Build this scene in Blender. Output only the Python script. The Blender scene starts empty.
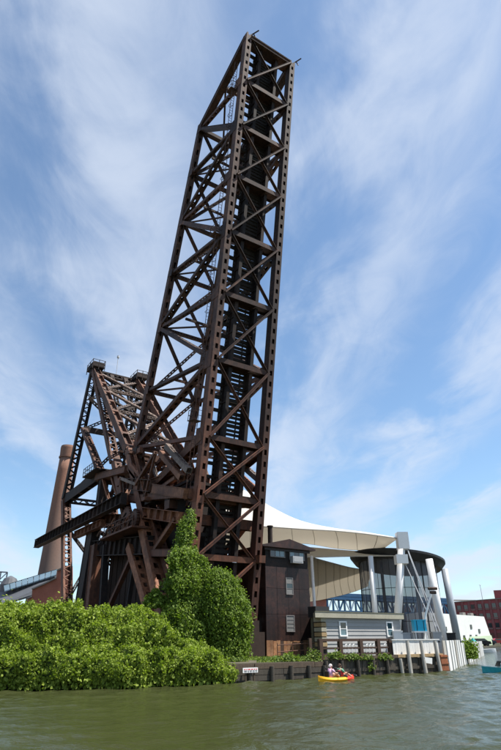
import bpy, math, random
import numpy as np
from mathutils import Vector, Matrix, noise

random.seed(7)
RNG = np.random.default_rng(11)
R = math.radians
scn = bpy.context.scene
COL = scn.collection

# ------------------------------------------------------------------ camera
# World frame: X runs along the quay (downstream), Y runs inland, Z = 0 is the river surface. Metres.
HEAD, PITCH = R(33.32), R(26.03)
cam_data = bpy.data.cameras.new('camera')
cam_data.sensor_fit = 'VERTICAL'
cam_data.sensor_height = 24.0
cam_data.lens = 540.77 / 750 * 24.0
cam_data.clip_end = 6000
cam_data.clip_start = 0.3
cam = bpy.data.objects.new('camera', cam_data)
COL.objects.link(cam)
cam.matrix_world = (Matrix.Translation((-24.39, -37.43, 2.7)) @ Matrix.Rotation(-HEAD, 4, 'Z')
                    @ Matrix.Rotation(math.pi / 2 + PITCH, 4, 'X') @ Matrix.Rotation(R(-0.288), 4, 'Z'))
scn.camera = cam

# ------------------------------------------------------------------ sun and sky
SUN_EL = R(62)
SUN_DIR = Vector((0.80, -0.60, 0)).normalized()          # horizontal direction towards the sun
sun_vec = Vector((SUN_DIR.x * math.cos(SUN_EL), SUN_DIR.y * math.cos(SUN_EL), math.sin(SUN_EL)))
sun_data = bpy.data.lights.new('sun', 'SUN')
sun_data.energy = 5.0
sun_data.angle = R(0.55)
sun_data.color = (1.0, 0.95, 0.87)
sun = bpy.data.objects.new('sun', sun_data)
COL.objects.link(sun)
sun.rotation_euler = sun_vec.to_track_quat('Z', 'Y').to_euler()
sun.location = (0, -60, 120)

world = bpy.data.worlds.new('World')
scn.world = world
world.use_nodes = True
wn, wl = world.node_tree.nodes, world.node_tree.links
wn.clear()
def W(t, **kw):
    nd = wn.new(t)
    for k, val in kw.items():
        setattr(nd, k, val)
    return nd
def wmath(op, a, b=None, clamp=False):
    nd = W('ShaderNodeMath', operation=op, use_clamp=clamp)
    for i, x in enumerate((a, b)):
        if x is None: continue
        if isinstance(x, (int, float)): nd.inputs[i].default_value = x
        else: wl.new(x, nd.inputs[i])
    return nd.outputs[0]
sky = W('ShaderNodeTexSky', sky_type='NISHITA')
sky.sun_disc = False
sky.sun_elevation = SUN_EL
sky.sun_rotation = math.atan2(SUN_DIR.x, SUN_DIR.y)
sky.air_density = 1.0
sky.dust_density = 0.35
sky.ozone_density = 1.6
tc = W('ShaderNodeTexCoord')
sp = W('ShaderNodeSeparateXYZ'); wl.new(tc.outputs['Generated'], sp.inputs[0])
zc = wmath('ADD', wmath('MAXIMUM', sp.outputs[2], 0.0), 0.12)
px = wmath('DIVIDE', sp.outputs[0], zc)
py = wmath('DIVIDE', sp.outputs[1], zc)
# wind direction of the cirrus streaks
WD = HEAD - R(6)
q1 = wmath('ADD', wmath('MULTIPLY', px, math.sin(WD)), wmath('MULTIPLY', py, math.cos(WD)))
q2 = wmath('SUBTRACT', wmath('MULTIPLY', px, math.cos(WD)), wmath('MULTIPLY', py, math.sin(WD)))
def cloud_noise(s1, s2, off, detail, rough, dist):
    cb = W('ShaderNodeCombineXYZ')
    wl.new(wmath('MULTIPLY', q1, s1), cb.inputs[0]); wl.new(wmath('MULTIPLY', q2, s2), cb.inputs[1]); cb.inputs[2].default_value = off
    t = W('ShaderNodeTexNoise'); t.inputs['Scale'].default_value = 1.0
    t.inputs['Detail'].default_value = detail; t.inputs['Roughness'].default_value = rough; t.inputs['Distortion'].default_value = dist
    wl.new(cb.outputs[0], t.inputs['Vector'])
    return t.outputs[0]
big = cloud_noise(0.9, 1.15, 2.3, 5, 0.55, 0.6)
fine = cloud_noise(3.4, 6.5, 8.1, 8, 0.6, 1.2)
mid = cloud_noise(1.7, 3.0, 3.7, 6, 0.58, 0.9)
warp = wmath('ADD', wmath('MULTIPLY', wmath('SUBTRACT', big, 0.5), 0.55), wmath('MULTIPLY', wmath('SUBTRACT', mid, 0.5), 0.32))
street = wmath('COSINE', wmath('MULTIPLY', wmath('ADD', wmath('ADD', q2, 0.13), warp), 2 * math.pi / 0.53))   # cirrus streets along the wind
mix = wmath('ADD', wmath('ADD', wmath('MULTIPLY', big, 0.50), wmath('MULTIPLY', mid, 0.30)), wmath('MULTIPLY', fine, 0.20))
mix = wmath('ADD', mix, wmath('MULTIPLY', street, 0.075))
ramp = W('ShaderNodeMapRange'); ramp.interpolation_type = 'SMOOTHSTEP'
wl.new(mix, ramp.inputs[0])
ramp.inputs[1].default_value = 0.37; ramp.inputs[2].default_value = 0.70; ramp.inputs[3].default_value = 0.06; ramp.inputs[4].default_value = 0.74
# thin veil that thickens towards the horizon
veil = wmath('MULTIPLY', wmath('POWER', wmath('SUBTRACT', 1.0, wmath('MAXIMUM', sp.outputs[2], 0.0), True), 6.0), 0.20)
fac = wmath('ADD', ramp.outputs[0], veil, True)
cmix = W('ShaderNodeMix', data_type='RGBA')
tint = W('ShaderNodeMix', data_type='RGBA', blend_type='MULTIPLY'); tint.inputs[0].default_value = 1.0; tint.inputs[7].default_value = (.80, .95, 1.0, 1)
wl.new(sky.outputs[0], tint.inputs[6])
wl.new(fac, cmix.inputs[0]); wl.new(tint.outputs[2], cmix.inputs[6]); cmix.inputs[7].default_value = (4.2, 4.65, 5.4, 1)
bg = W('ShaderNodeBackground'); bg.inputs[1].default_value = 0.098
wl.new(cmix.outputs[2], bg.inputs[0])
wo = W('ShaderNodeOutputWorld'); wl.new(bg.outputs[0], wo.inputs[0])

scn.view_settings.view_transform = 'Standard'
scn.view_settings.look = 'None'
scn.view_settings.gamma = 1.0
scn.view_settings.exposure = 0.9
scn.view_settings.use_curve_mapping = False
scn.cycles.use_denoising = True
scn.cycles.max_bounces = 8
scn.cycles.transparent_max_bounces = 12
scn.cycles.sample_clamp_indirect = 6.0

# ------------------------------------------------------------------ materials
MATS = {}
def nt(name):
    m = bpy.data.materials.new(name); m.use_nodes = True
    n = m.node_tree.nodes; n.clear()
    out = n.new('ShaderNodeOutputMaterial'); b = n.new('ShaderNodeBsdfPrincipled')
    m.node_tree.links.new(b.outputs[0], out.inputs[0])
    MATS[name] = m
    return m, n, m.node_tree.links, b, out
def noise_node(n, l, scale, detail=6, rough=.6, vec=None, stretch=None):
    t = n.new('ShaderNodeTexNoise'); t.inputs['Scale'].default_value = scale; t.inputs['Detail'].default_value = detail; t.inputs['Roughness'].default_value = rough
    if vec is None:
        g = n.new('ShaderNodeNewGeometry'); vec = g.outputs['Position']
    if stretch:
        mp = n.new('ShaderNodeMapping'); mp.inputs['Scale'].default_value = stretch; l.new(vec, mp.inputs[0]); vec = mp.outputs[0]
    l.new(vec, t.inputs['Vector'])
    return t.outputs[0]
def ramp_node(n, l, fac, stops):
    r = n.new('ShaderNodeValToRGB'); e = r.color_ramp.elements
    while len(e) < len(stops): e.new(0.5)
    for el, (p, c) in zip(e, stops): el.position = p; el.color = (*c, 1)
    l.new(fac, r.inputs[0]); return r.outputs[0]
def mixc(n, l, fac, a, b, mode='MIX'):
    m = n.new('ShaderNodeMix'); m.data_type = 'RGBA'; m.blend_type = mode
    for i, x in ((0, fac), (6, a), (7, b)):
        if isinstance(x, (int, float)): m.inputs[i].default_value = x
        elif isinstance(x, tuple): m.inputs[i].default_value = (*x, 1)
        else: l.new(x, m.inputs[i])
    return m.outputs[2]
def bump(n, l, b, h, strength, dist):
    k = n.new('ShaderNodeBump'); k.inputs['Strength'].default_value = strength; k.inputs['Distance'].default_value = dist
    l.new(h, k.inputs['Height']); l.new(k.outputs[0], b.inputs['Normal'])
def plain(name, col, rough=.7, var=.25, scale=1.5, metal=0, bump_s=0, stretch=None, spec=.35):
    """painted or weathered surface: base colour broken up by two noises"""
    m, n, l, b, o = nt(name)
    a = noise_node(n, l, scale, 8, .65, stretch=stretch)
    lo = tuple(c * (1 - var) for c in col); hi = tuple(min(1, c * (1 + var * .7)) for c in col)
    c1 = ramp_node(n, l, a, [(.3, lo), (.7, hi)])
    f = noise_node(n, l, scale * 9, 4, .6)
    c2 = mixc(n, l, .35, c1, ramp_node(n, l, f, [(.35, lo), (.65, hi)]))
    l.new(c2, b.inputs['Base Color'])
    b.inputs['Roughness'].default_value = rough; b.inputs['Metallic'].default_value = metal
    b.inputs['Specular IOR Level'].default_value = spec
    if bump_s: bump(n, l, b, f, bump_s, .02)
    return m
def rust(name, dark, mid, bright, amt=.5, rough=.72, lowrust=0.0):
    m, n, l, b, o = nt(name)
    oi = n.new('ShaderNodeObjectInfo')
    big = noise_node(n, l, .28, 6, .65)
    fine = noise_node(n, l, 2.6, 8, .7)
    streak = noise_node(n, l, 1.0, 6, .65, stretch=(3.2, 3.2, .22))
    flake = noise_node(n, l, .9, 10, .75)
    c = ramp_node(n, l, fine, [(.30, dark), (.52, mid), (.70, bright)])
    c = mixc(n, l, ramp_node(n, l, flake, [(.50, (0, 0, 0)), (.62, (.75, .75, .75))]), c, bright)
    c = mixc(n, l, ramp_node(n, l, streak, [(.45, (0, 0, 0)), (.70, (amt, amt, amt))]), c, bright)
    c = mixc(n, l, ramp_node(n, l, big, [(.42, (0, 0, 0)), (.60, (.75, .75, .75))]), c, dark)
    g = n.new('ShaderNodeNewGeometry'); sx = n.new('ShaderNodeSeparateXYZ'); l.new(g.outputs['Position'], sx.inputs[0])
    low = n.new('ShaderNodeMapRange'); l.new(sx.outputs[2], low.inputs[0]); low.inputs[1].default_value = 34; low.inputs[2].default_value = 10; low.inputs[3].default_value = 0; low.inputs[4].default_value = lowrust
    c = mixc(n, l, low.outputs[0], c, ramp_node(n, l, streak, [(.35, mid), (.65, (.22, .072, .036))]))
    v = ramp_node(n, l, oi.outputs['Random'], [(0, (.62, .63, .66)), (1, (1.32, 1.22, 1.14))])
    c = mixc(n, l, 1.0, c, v, 'MULTIPLY')
    l.new(c, b.inputs['Base Color'])
    b.inputs['Roughness'].default_value = rough; b.inputs['Specular IOR Level'].default_value = .35
    bump(n, l, b, fine, .35, .02)
    return m

rust('steel_span', (.024, .015, .014), (.056, .032, .026), (.140, .066, .042), .35, .72, .6)
rust('steel_tower', (.032, .018, .014), (.082, .039, .025), (.21, .088, .045), .5, .72, .35)
rust('steel_sunlit', (.08, .034, .02), (.21, .082, .04), (.36, .165, .085), .6)  # orange rust for members in the sun, their brightness painted into the colour
rust('steel_pale_lit', (.07, .05, .04), (.15, .115, .10), (.26, .21, .19), .4)  # pale dusty steel for the lattice, lightened so its colour carries the sunlight
rust('steel_black', (.014, .011, .011), (.027, .019, .017), (.058, .032, .024), .2, .8)
rust('house_sheet', (.011, .0068, .0068), (.021, .0115, .0105), (.055, .024, .018), .55, .48)
rust('house_base', (.14, .065, .03), (.26, .12, .055), (.40, .24, .13), .75)
rust('rust_plate', (.10, .035, .018), (.24, .085, .035), (.34, .15, .07), .7)
plain('tie_wood', (.030, .025, .022), .9, .35, 3)
plain('counterweight', (.034, .021, .016), .95, .4, .5)
plain('timber', (.085, .062, .043), .9, .45, 1.8, bump_s=.5, stretch=(3, 3, .6))
plain('timber_wet', (.060, .050, .038), .7, .5, 1.8, bump_s=.5, stretch=(3, 3, .5))
plain('pile_pale', (.36, .34, .30), .9, .35, 2, bump_s=.4, stretch=(3, 3, .5))
plain('fence_white', (.64, .64, .62), .8, .18, 1.2, stretch=(3, 3, .5))
plain('rail_brown', (.062, .036, .025), .85, .35, 2.5)
plain('siding', (.31, .31, .305), .75, .12, .8)
plain('roof_slab', (.33, .31, .24), .85, .2, .7)
plain('olive_wall', (.13, .125, .085), .85, .2, .8)
plain('tan_brick', (.33, .23, .12), .9, .3, 3)
plain('roof_black', (.017, .018, .020), .6, .25, 1)
plain('white_paint', (.78, .78, .77), .5, .06, 1.5)
plain('pillar_white', (.74, .74, .74), .45, .08, .8)
plain('pillar_grey', (.30, .33, .37), .45, .1, .8)
plain('door_grey', (.30, .31, .32), .6, .1, 1)
plain('cable', (.45, .46, .48), .5, .1, 2)
plain('blue_paint', (.018, .065, .14), .5, .25, .5)
plain('blue_pale', (.34, .43, .52), .6, .2, .6)
plain('cyan_tarp', (.02, .40, .62), .45, .15, 2)
plain('teal_tarp', (.03, .28, .27), .6, .2, 2)
plain('viaduct', (.055, .075, .10), .8, .2, .1)
plain('brick_pier', (.25, .095, .062), .9, .25, 3)
plain('white_wall', (.72, .73, .70), .85, .08, .15)
plain('green_wash', (.56, .66, .47), .85, .1, .15)
plain('mill_roof', (.085, .09, .10), .6, .2, .2)
plain('concrete', (.20, .19, .175), .95, .25, .6, bump_s=.3)
plain('earth', (.085, .075, .05), .95, .4, .4, bump_s=.6)
plain('stem', (.05, .035, .022), .95, .3, 4)
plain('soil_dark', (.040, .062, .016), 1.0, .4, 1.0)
plain('kayak_yellow', (.85, .42, .015), .4, .08, 3)
plain('kayak_red', (.75, .06, .03), .4, .08, 3)
plain('skin', (.52, .30, .21), .6, .1, 9)
plain('shirt_pink', (.72, .42, .58), .85, .15, 9)
plain('vest_red', (.60, .03, .04), .8, .15, 9)
plain('shirt_green', (.12, .33, .22), .85, .15, 9)
plain('hair', (.05, .03, .02), .8, .3, 20)
plain('cap_pale', (.70, .62, .60), .8, .1, 9)
plain('paddle', (.03, .03, .035), .6, .1, 6)
plain('hull_white', (.75, .76, .77), .35, .06, .8)
plain('hull_teal', (.02, .28, .33), .35, .1, 1)
plain('rubber', (.015, .015, .016), .8, .2, 2)
plain('car_dark', (.03, .04, .06), .25, .1, .5)
plain('car_red', (.35, .03, .03), .25, .1, .5)
plain('sign_white', (.74, .73, .72), .6, .06, 3)
plain('sign_red', (.55, .05, .05), .6, .06, 3)
plain('window_frame', (.60, .62, .63), .5, .1, 3)
plain('frame_dirty', (.17, .155, .15), .7, .3, 3)
plain('curtain', (.17, .17, .165), .9, .2, 3)
def fabric(name, col, tr):
    m = plain(name, col, .85, .05, .2); n, l = m.node_tree.nodes, m.node_tree.links
    b = next(x for x in n if x.type == 'BSDF_PRINCIPLED'); o = next(x for x in n if x.type == 'OUTPUT_MATERIAL')
    t = n.new('ShaderNodeBsdfTranslucent'); t.inputs[0].default_value = (*col, 1); ms = n.new('ShaderNodeMixShader'); ms.inputs[0].default_value = tr
    l.new(b.outputs[0], ms.inputs[1]); l.new(t.outputs[0], ms.inputs[2]); l.new(ms.outputs[0], o.inputs[0])
fabric('canopy_white', (.64, .62, .58), .40)
fabric('canopy_tan', (.68, .63, .54), .45)
plain('seam', (.25, .21, .15), .9, .1, .4)

def glass(name, tint, rough=.05, alpha=1.0):
    m, n, l, b, o = nt(name)
    b.inputs['Base Color'].default_value = (*tint, 1); b.inputs['Roughness'].default_value = rough
    b.inputs['Specular IOR Level'].default_value = .9; b.inputs['Alpha'].default_value = alpha
    return m
glass('window_dark', (.02, .03, .035))
glass('window_sky', (.10, .17, .20), .1)
glass('skylight', (.10, .16, .20), .4)
glass('stage_mesh', (.040, .046, .062), .55, .74)

def brick(name, c1, c2, mortar, sx, sz):
    m, n, l, b, o = nt(name)
    tcn = n.new('ShaderNodeTexCoord'); mp = n.new('ShaderNodeMapping'); l.new(tcn.outputs['UV'], mp.inputs[0])
    t = n.new('ShaderNodeTexBrick'); l.new(tcn.outputs['UV'], t.inputs['Vector'])
    t.inputs['Color1'].default_value = (*c1, 1); t.inputs['Color2'].default_value = (*c2, 1); t.inputs['Mortar'].default_value = (*mortar, 1)
    t.inputs['Scale'].default_value = 1.0; t.inputs['Brick Width'].default_value = sx; t.inputs['Row Height'].default_value = sz; t.inputs['Mortar Size'].default_value = sz * .09
    big = noise_node(n, l, .12, 6, .65)
    c = mixc(n, l, ramp_node(n, l, big, [(.4, (0, 0, 0)), (.68, (.55, .55, .55))]), t.outputs[0], tuple(x * .35 for x in c1))
    l.new(c, b.inputs['Base Color']); b.inputs['Roughness'].default_value = .92
    return m
brick('brick_red', (.40, .125, .075), (.33, .10, .065), (.28, .19, .15), .24, .08)
brick('brick_warehouse', (.33, .075, .08), (.28, .065, .07), (.22, .08, .08), .6, .2)
def chimney_mat():
    m, n, l, b, o = nt('brick_stack')
    g = n.new('ShaderNodeNewGeometry'); s = n.new('ShaderNodeSeparateXYZ'); l.new(g.outputs['Position'], s.inputs[0])
    st = noise_node(n, l, .5, 8, .7, stretch=(1, 1, .12)); fi = noise_node(n, l, 3.0, 6, .7)
    c = ramp_node(n, l, fi, [(.3, (.17, .085, .058)), (.7, (.27, .135, .088))])
    c = mixc(n, l, ramp_node(n, l, st, [(.42, (0, 0, 0)), (.7, (.7, .7, .7))]), c, (.13, .095, .08))
    mr = n.new('ShaderNodeMapRange'); l.new(s.outputs[2], mr.inputs[0]); mr.inputs[1].default_value = 14; mr.inputs[2].default_value = 36; mr.inputs[3].default_value = .75; mr.inputs[4].default_value = 0
    c = mixc(n, l, mr.outputs[0], c, (.095, .088, .082))
    l.new(c, b.inputs['Base Color']); b.inputs['Roughness'].default_value = .95
chimney_mat()
def leaf_mat(name, c0, c1, c2):
    m, n, l, b, o = nt(name)
    at = n.new('ShaderNodeAttribute'); at.attribute_name = 'tone'
    c = ramp_node(n, l, at.outputs['Fac'], [(0, c0), (.55, c1), (1, c2)])
    l.new(c, b.inputs['Base Color']); b.inputs['Roughness'].default_value = .60; b.inputs['Specular IOR Level'].default_value = .22
    tr = n.new('ShaderNodeBsdfTranslucent'); l.new(mixc(n, l, 1.0, c, (1.1, 1.25, .5), 'MULTIPLY'), tr.inputs[0])
    ms = n.new('ShaderNodeMixShader'); ms.inputs[0].default_value = .38
    l.new(b.outputs[0], ms.inputs[1]); l.new(tr.outputs[0], ms.inputs[2]); l.new(ms.outputs[0], o.inputs[0])
leaf_mat('leaf_light', (.125, .175, .022), (.205, .275, .036), (.29, .35, .06))
leaf_mat('leaf_mid', (.070, .115, .016), (.135, .205, .028), (.22, .29, .048))
leaf_mat('leaf_weed', (.08, .13, .03), (.14, .20, .045), (.24, .27, .09))
def water_mat():
    m, n, l, b, o = nt('river_water')
    b.inputs['Base Color'].default_value = (.036, .041, .015, 1); b.inputs['Roughness'].default_value = .10
    b.inputs['IOR'].default_value = 1.333; b.inputs['Specular IOR Level'].default_value = .5
    w2 = noise_node(n, l, 5.0, 4, .6, stretch=(1, 1.3, 1))
    w1 = noise_node(n, l, 1.4, 4, .6, stretch=(1, 1.3, 1))
    ad = n.new('ShaderNodeMath'); ad.operation = 'MULTIPLY_ADD'; l.new(w2, ad.inputs[0]); ad.inputs[1].default_value = .35; l.new(w1, ad.inputs[2])
    bump(n, l, b, ad.outputs[0], .6, .13)
water_mat()

# ------------------------------------------------------------------ mesh helpers
def V(*a): return Vector(a)
class MB:
    """collects shapes, then links them as ONE mesh object"""
    def __init__(s): s.v, s.f, s.m, s.mi = [], [], [], 0
    def quad(s, *p):
        i = len(s.v); s.v += [tuple(x) for x in p]; s.f.append(tuple(range(i, i + len(p)))); s.m.append(s.mi)
    def obox(s, c, d, e, t, L, w, h):
        c = Vector(c); i = len(s.v)
        for x in (-.5, .5):
            for y in (-.5, .5):
                for z in (-.5, .5): s.v.append(tuple(c + d * (L * x) + e * (w * y) + t * (h * z)))
        for q in ((0, 1, 3, 2), (4, 6, 7, 5), (0, 4, 5, 1), (2, 3, 7, 6), (0, 2, 6, 4), (1, 5, 7, 3)):
            s.f.append(tuple(i + k for k in q)); s.m.append(s.mi)
        return s
    def box(s, x0, x1, y0, y1, z0, z1):
        return s.obox(((x0 + x1) / 2, (y0 + y1) / 2, (z0 + z1) / 2), V(1, 0, 0), V(0, 1, 0), V(0, 0, 1), x1 - x0, y1 - y0, z1 - z0)
    def bar(s, p0, p1, w, h, ref=(1, 0, 0)):
        d, e, t, L, c = axes(p0, p1, ref); return s.obox(c, d, e, t, L, w, h)
    def tube(s, pts, rad, n=8, cap=True):
        pts = [Vector(p) for p in pts]; rad = rad if isinstance(rad, (list, tuple)) else [rad] * len(pts); i0 = len(s.v)
        for k, p in enumerate(pts):
            d = (pts[min(k + 1, len(pts) - 1)] - pts[max(k - 1, 0)]).normalized()
            e = d.orthogonal().normalized() if k == 0 else (e - d * e.dot(d)).normalized()
            t = d.cross(e)
            for j in range(n):
                a = 2 * math.pi * j / n; s.v.append(tuple(p + (e * math.cos(a) + t * math.sin(a)) * rad[k]))
        for k in range(len(pts) - 1):
            for j in range(n):
                s.f.append((i0 + k * n + j, i0 + k * n + (j + 1) % n, i0 + (k + 1) * n + (j + 1) % n, i0 + (k + 1) * n + j)); s.m.append(s.mi)
        if cap:
            s.f.append(tuple(i0 + j for j in reversed(range(n)))); s.m.append(s.mi)
            s.f.append(tuple(i0 + (len(pts) - 1) * n + j for j in range(n))); s.m.append(s.mi)
        return s
    def prism(s, poly, ext):
        """flat polygon pushed along the vector ext"""
        e = Vector(ext); n = len(poly); i = len(s.v)
        s.v += [tuple(Vector(p)) for p in poly] + [tuple(Vector(p) + e) for p in poly]
        s.f.append(tuple(i + k for k in range(n))); s.f.append(tuple(i + n + k for k in reversed(range(n)))); s.m += [s.mi] * 2
        for k in range(n):
            s.f.append((i + k, i + n + k, i + n + (k + 1) % n, i + (k + 1) % n)); s.m.append(s.mi)
        return s
    def build(s, name, mats, parent=None, smooth=False):
        me = bpy.data.meshes.new(name); me.from_pydata(s.v, [], s.f)
        mats = [mats] if isinstance(mats, str) else mats
        for k in mats: me.materials.append(MATS[k])
        if len(mats) > 1: me.polygons.foreach_set('material_index', s.m)
        if smooth: me.polygons.foreach_set('use_smooth', [True] * len(me.polygons))
        me.update()
        return link(name, me, parent)
def fix_normals(o):
    import bmesh
    bm = bmesh.new(); bm.from_mesh(o.data); bmesh.ops.recalc_face_normals(bm, faces=bm.faces); bm.to_mesh(o.data); bm.free(); return o
def link(name, data, parent=None):
    o = bpy.data.objects.new(name, data); COL.objects.link(o)
    if parent is not None: o.parent = parent
    return o
def copy_of(o, parent, loc=None):
    c = o.copy(); COL.objects.link(c); c.parent = parent
    if loc is not None: c.location = loc
    return c
def empty(name, parent=None): return link(name, None, parent)
def tag(o, label, cat, group=None):
    o['label'] = label; o['category'] = cat; o['kind'] = 'thing'
    if group: o['group'] = group
    return o
def kind(o, k, label=None):
    o['kind'] = k
    if label: o['label'] = label
    return o
def axes(p0, p1, ref=(1, 0, 0)):
    p0, p1 = Vector(p0), Vector(p1); d = p1 - p0; L = d.length; d = d / L
    e = Vector(ref); e = e - d * e.dot(d)
    if e.length < 1e-4: e = d.orthogonal()
    e.normalize(); return d, e, d.cross(e), L, (p0 + p1) / 2

def member(name, p0, p1, w, h, style, mat, parent, ref=(1, 0, 0), pitch=None):
    """one riveted steel member; w along ref, h across it"""
    d, e, t, L, c = axes(p0, p1, ref); b = MB(); p0 = Vector(p0)
    if style == 'box':
        b.obox(c, d, e, t, L, w, h * .86)
        for sg in (-1, 1): b.obox(c + t * sg * h * .47, d, e, t, L, w * 1.14, h * .06)
    elif style == 'girder':
        b.obox(c, d, e, t, L, .05, h * .94)
        for sg in (-1, 1): b.obox(c + t * sg * h * .485, d, e, t, L, w, h * .045)
        k = max(2, int(L / 1.6))
        for i in range(k + 1):
            q = p0 + d * (L * (i + .02) / (k + .04)); b.obox(q, d, e, t, .06, w * .8, h * .9)
    elif style == 'perf':          # two webs joined by cover plates with a row of hand holes
        for sg in (-1, 1): b.obox(c + e * sg * (w / 2 - .03), d, e, t, L, .06, h)
        pt = pitch or 1.0; k = max(2, int(L / pt))
        for sg in (-1, 1):
            q = c + t * sg * (h / 2 + .012)
            for s2 in (-1, 1): b.obox(q + e * s2 * w * .36, d, e, t, L, w * .30, .035)
            for i in range(k):
                b.obox(p0 + d * (L * (i + .5) / k) + t * sg * (h / 2 + .010), d, e, t, L / k * .55, w * .5, .030)
    elif style == 'laced':         # two channels joined by zigzag lacing bars
        fl = .17 if w < .9 else .30; lw = .10 if w < .9 else .17
        for sg in (-1, 1):
            b.obox(c + e * sg * (w / 2 - .02), d, e, t, L, .05, h)
            for s2 in (-1, 1): b.obox(c + e * sg * (w / 2 - fl / 2) + t * s2 * (h / 2 - .02), d, e, t, L, fl, .04)
        pt = pitch or w * .9; k = max(2, int(L / pt)); st = L / k
        for s2 in (-1, 1):
            for i in range(k):
                sg = 1 if i % 2 else -1
                a = p0 + d * (i * st) + e * sg * (w / 2 - .06) + t * s2 * (h / 2 + .012)
                z = p0 + d * ((i + 1) * st) - e * sg * (w / 2 - .06) + t * s2 * (h / 2 + .012)
                b.bar(a, z, .03, lw, ref=t)
            for q in (.0, 1.0):
                b.obox(p0 + d * (L * q + (.5 - q) * .9) + t * s2 * (h / 2 + .02), d, e, t, .9, w * .96, .03)
    elif style == 'H':             # two flanges and a recessed web
        for sg in (-1, 1): b.obox(c + e * sg * (w / 2 - .035), d, e, t, L, .07, h)
        b.obox(c, d, e, t, L, w - .12, .06)
        k = max(1, int(L / 3.5))
        for i in range(k + 1):
            for sg in (-1, 1): b.obox(p0 + d * (.35 + (L - .7) * i / k) + t * sg * (h / 2 - .02), d, e, t, .55, w - .15, .03)
    elif style == 'angle':
        b.obox(c, d, e, t, L, w, .05); b.obox(c + e * (w / 2 - .03) - t * h / 2, d, e, t, L, .06, h)
    return b.build(name, mat, parent)
# ------------------------------------------------------------------ setting: river, land
def sheet(name, poly, z, mat):
    b = MB(); b.quad(*[(x, y, z) for x, y in poly]); return kind(b.build(name, mat), 'structure')
def river():
    # wind ripples as real relief between the boat and the quay, level water beyond
    x0, x1, y0, y1, st = -40.0, 36.0, -37.0, 8.0, .13
    nx, ny = int((x1 - x0) / st), int((y1 - y0) / st); gx, gy = np.meshgrid(np.linspace(x0, x1, nx + 1), np.linspace(y0, y1, ny + 1)); z = np.zeros_like(gx)
    for k in range(46):
        lam = .5 * (8.0 ** RNG.random()); a = R(62) + RNG.normal(0, .62); kk = 2 * math.pi / lam; ph = RNG.random() * 6.28
        z += .0058 * lam ** .85 * np.sin(kk * (gx * math.cos(a) + gy * math.sin(a)) + ph + .9 * np.sin(gx * RNG.uniform(.1, .3) + gy * RNG.uniform(-.3, .3)))
    patch = .78 + .34 * np.sin(gx * .11 + gy * .07 + 1.0) * np.sin(gx * .05 - gy * .16 + .4) + .22 * np.clip((gx + 6) / 16, -1, 1)
    ed = np.minimum(np.minimum(gx - x0, x1 - gx), np.minimum(gy - y0, y1 - gy)); z *= np.clip(patch, .15, 1.2) * np.clip(ed / 3, 0, 1)
    v = np.stack([gx, gy, z], -1).reshape(-1, 3); idx = np.arange((nx + 1) * (ny + 1)).reshape(ny + 1, nx + 1)
    f = np.stack([idx[:-1, :-1], idx[:-1, 1:], idx[1:, 1:], idx[1:, :-1]], -1).reshape(-1, 4)
    B = 2500; o = [(-B, -B), (B, -B), (B, B), (-B, B)]; i0 = len(v); v = np.concatenate([v, [(x, y, 0) for x, y in o]])
    c = [idx[0, 0], idx[0, -1], idx[-1, -1], idx[-1, 0]]
    f = np.concatenate([f, [(i0 + k, i0 + (k + 1) % 4, c[(k + 1) % 4], c[k]) for k in range(4)]]).astype(np.int32)
    me = bpy.data.meshes.new('river_water'); me.vertices.add(len(v)); me.vertices.foreach_set('co', v.astype(np.float32).ravel()); me.loops.add(len(f) * 4); me.loops.foreach_set('vertex_index', f.ravel())
    me.polygons.add(len(f)); me.polygons.foreach_set('loop_start', (np.arange(len(f)) * 4).astype(np.int32)); me.polygons.foreach_set('use_smooth', [True] * len(f)); me.materials.append(MATS['river_water']); me.update(calc_edges=True)
    kind(link('river_water', me), 'structure')
river()
QX = 20.4                                           # corner of the quay
LAND_Z = 1.15
shore = [(-900, 60), (-120, 22), (-40, 8), (-18, 3.0), (-11, .6), (-6, -.4), (2, -.62), (QX, -.62), (22.5, .4), (43, 13.2), (66, 29.5), (98, 56), (165, 96), (330, 165), (900, 250), (2400, 500), (2400, 2400), (-2400, 2400)]
lb = MB(); lb.prism([(x, y, -1.5) for x, y in shore], (0, 0, LAND_Z + 1.5)); kind(fix_normals(lb.build('ground', 'earth')), 'structure')

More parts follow.
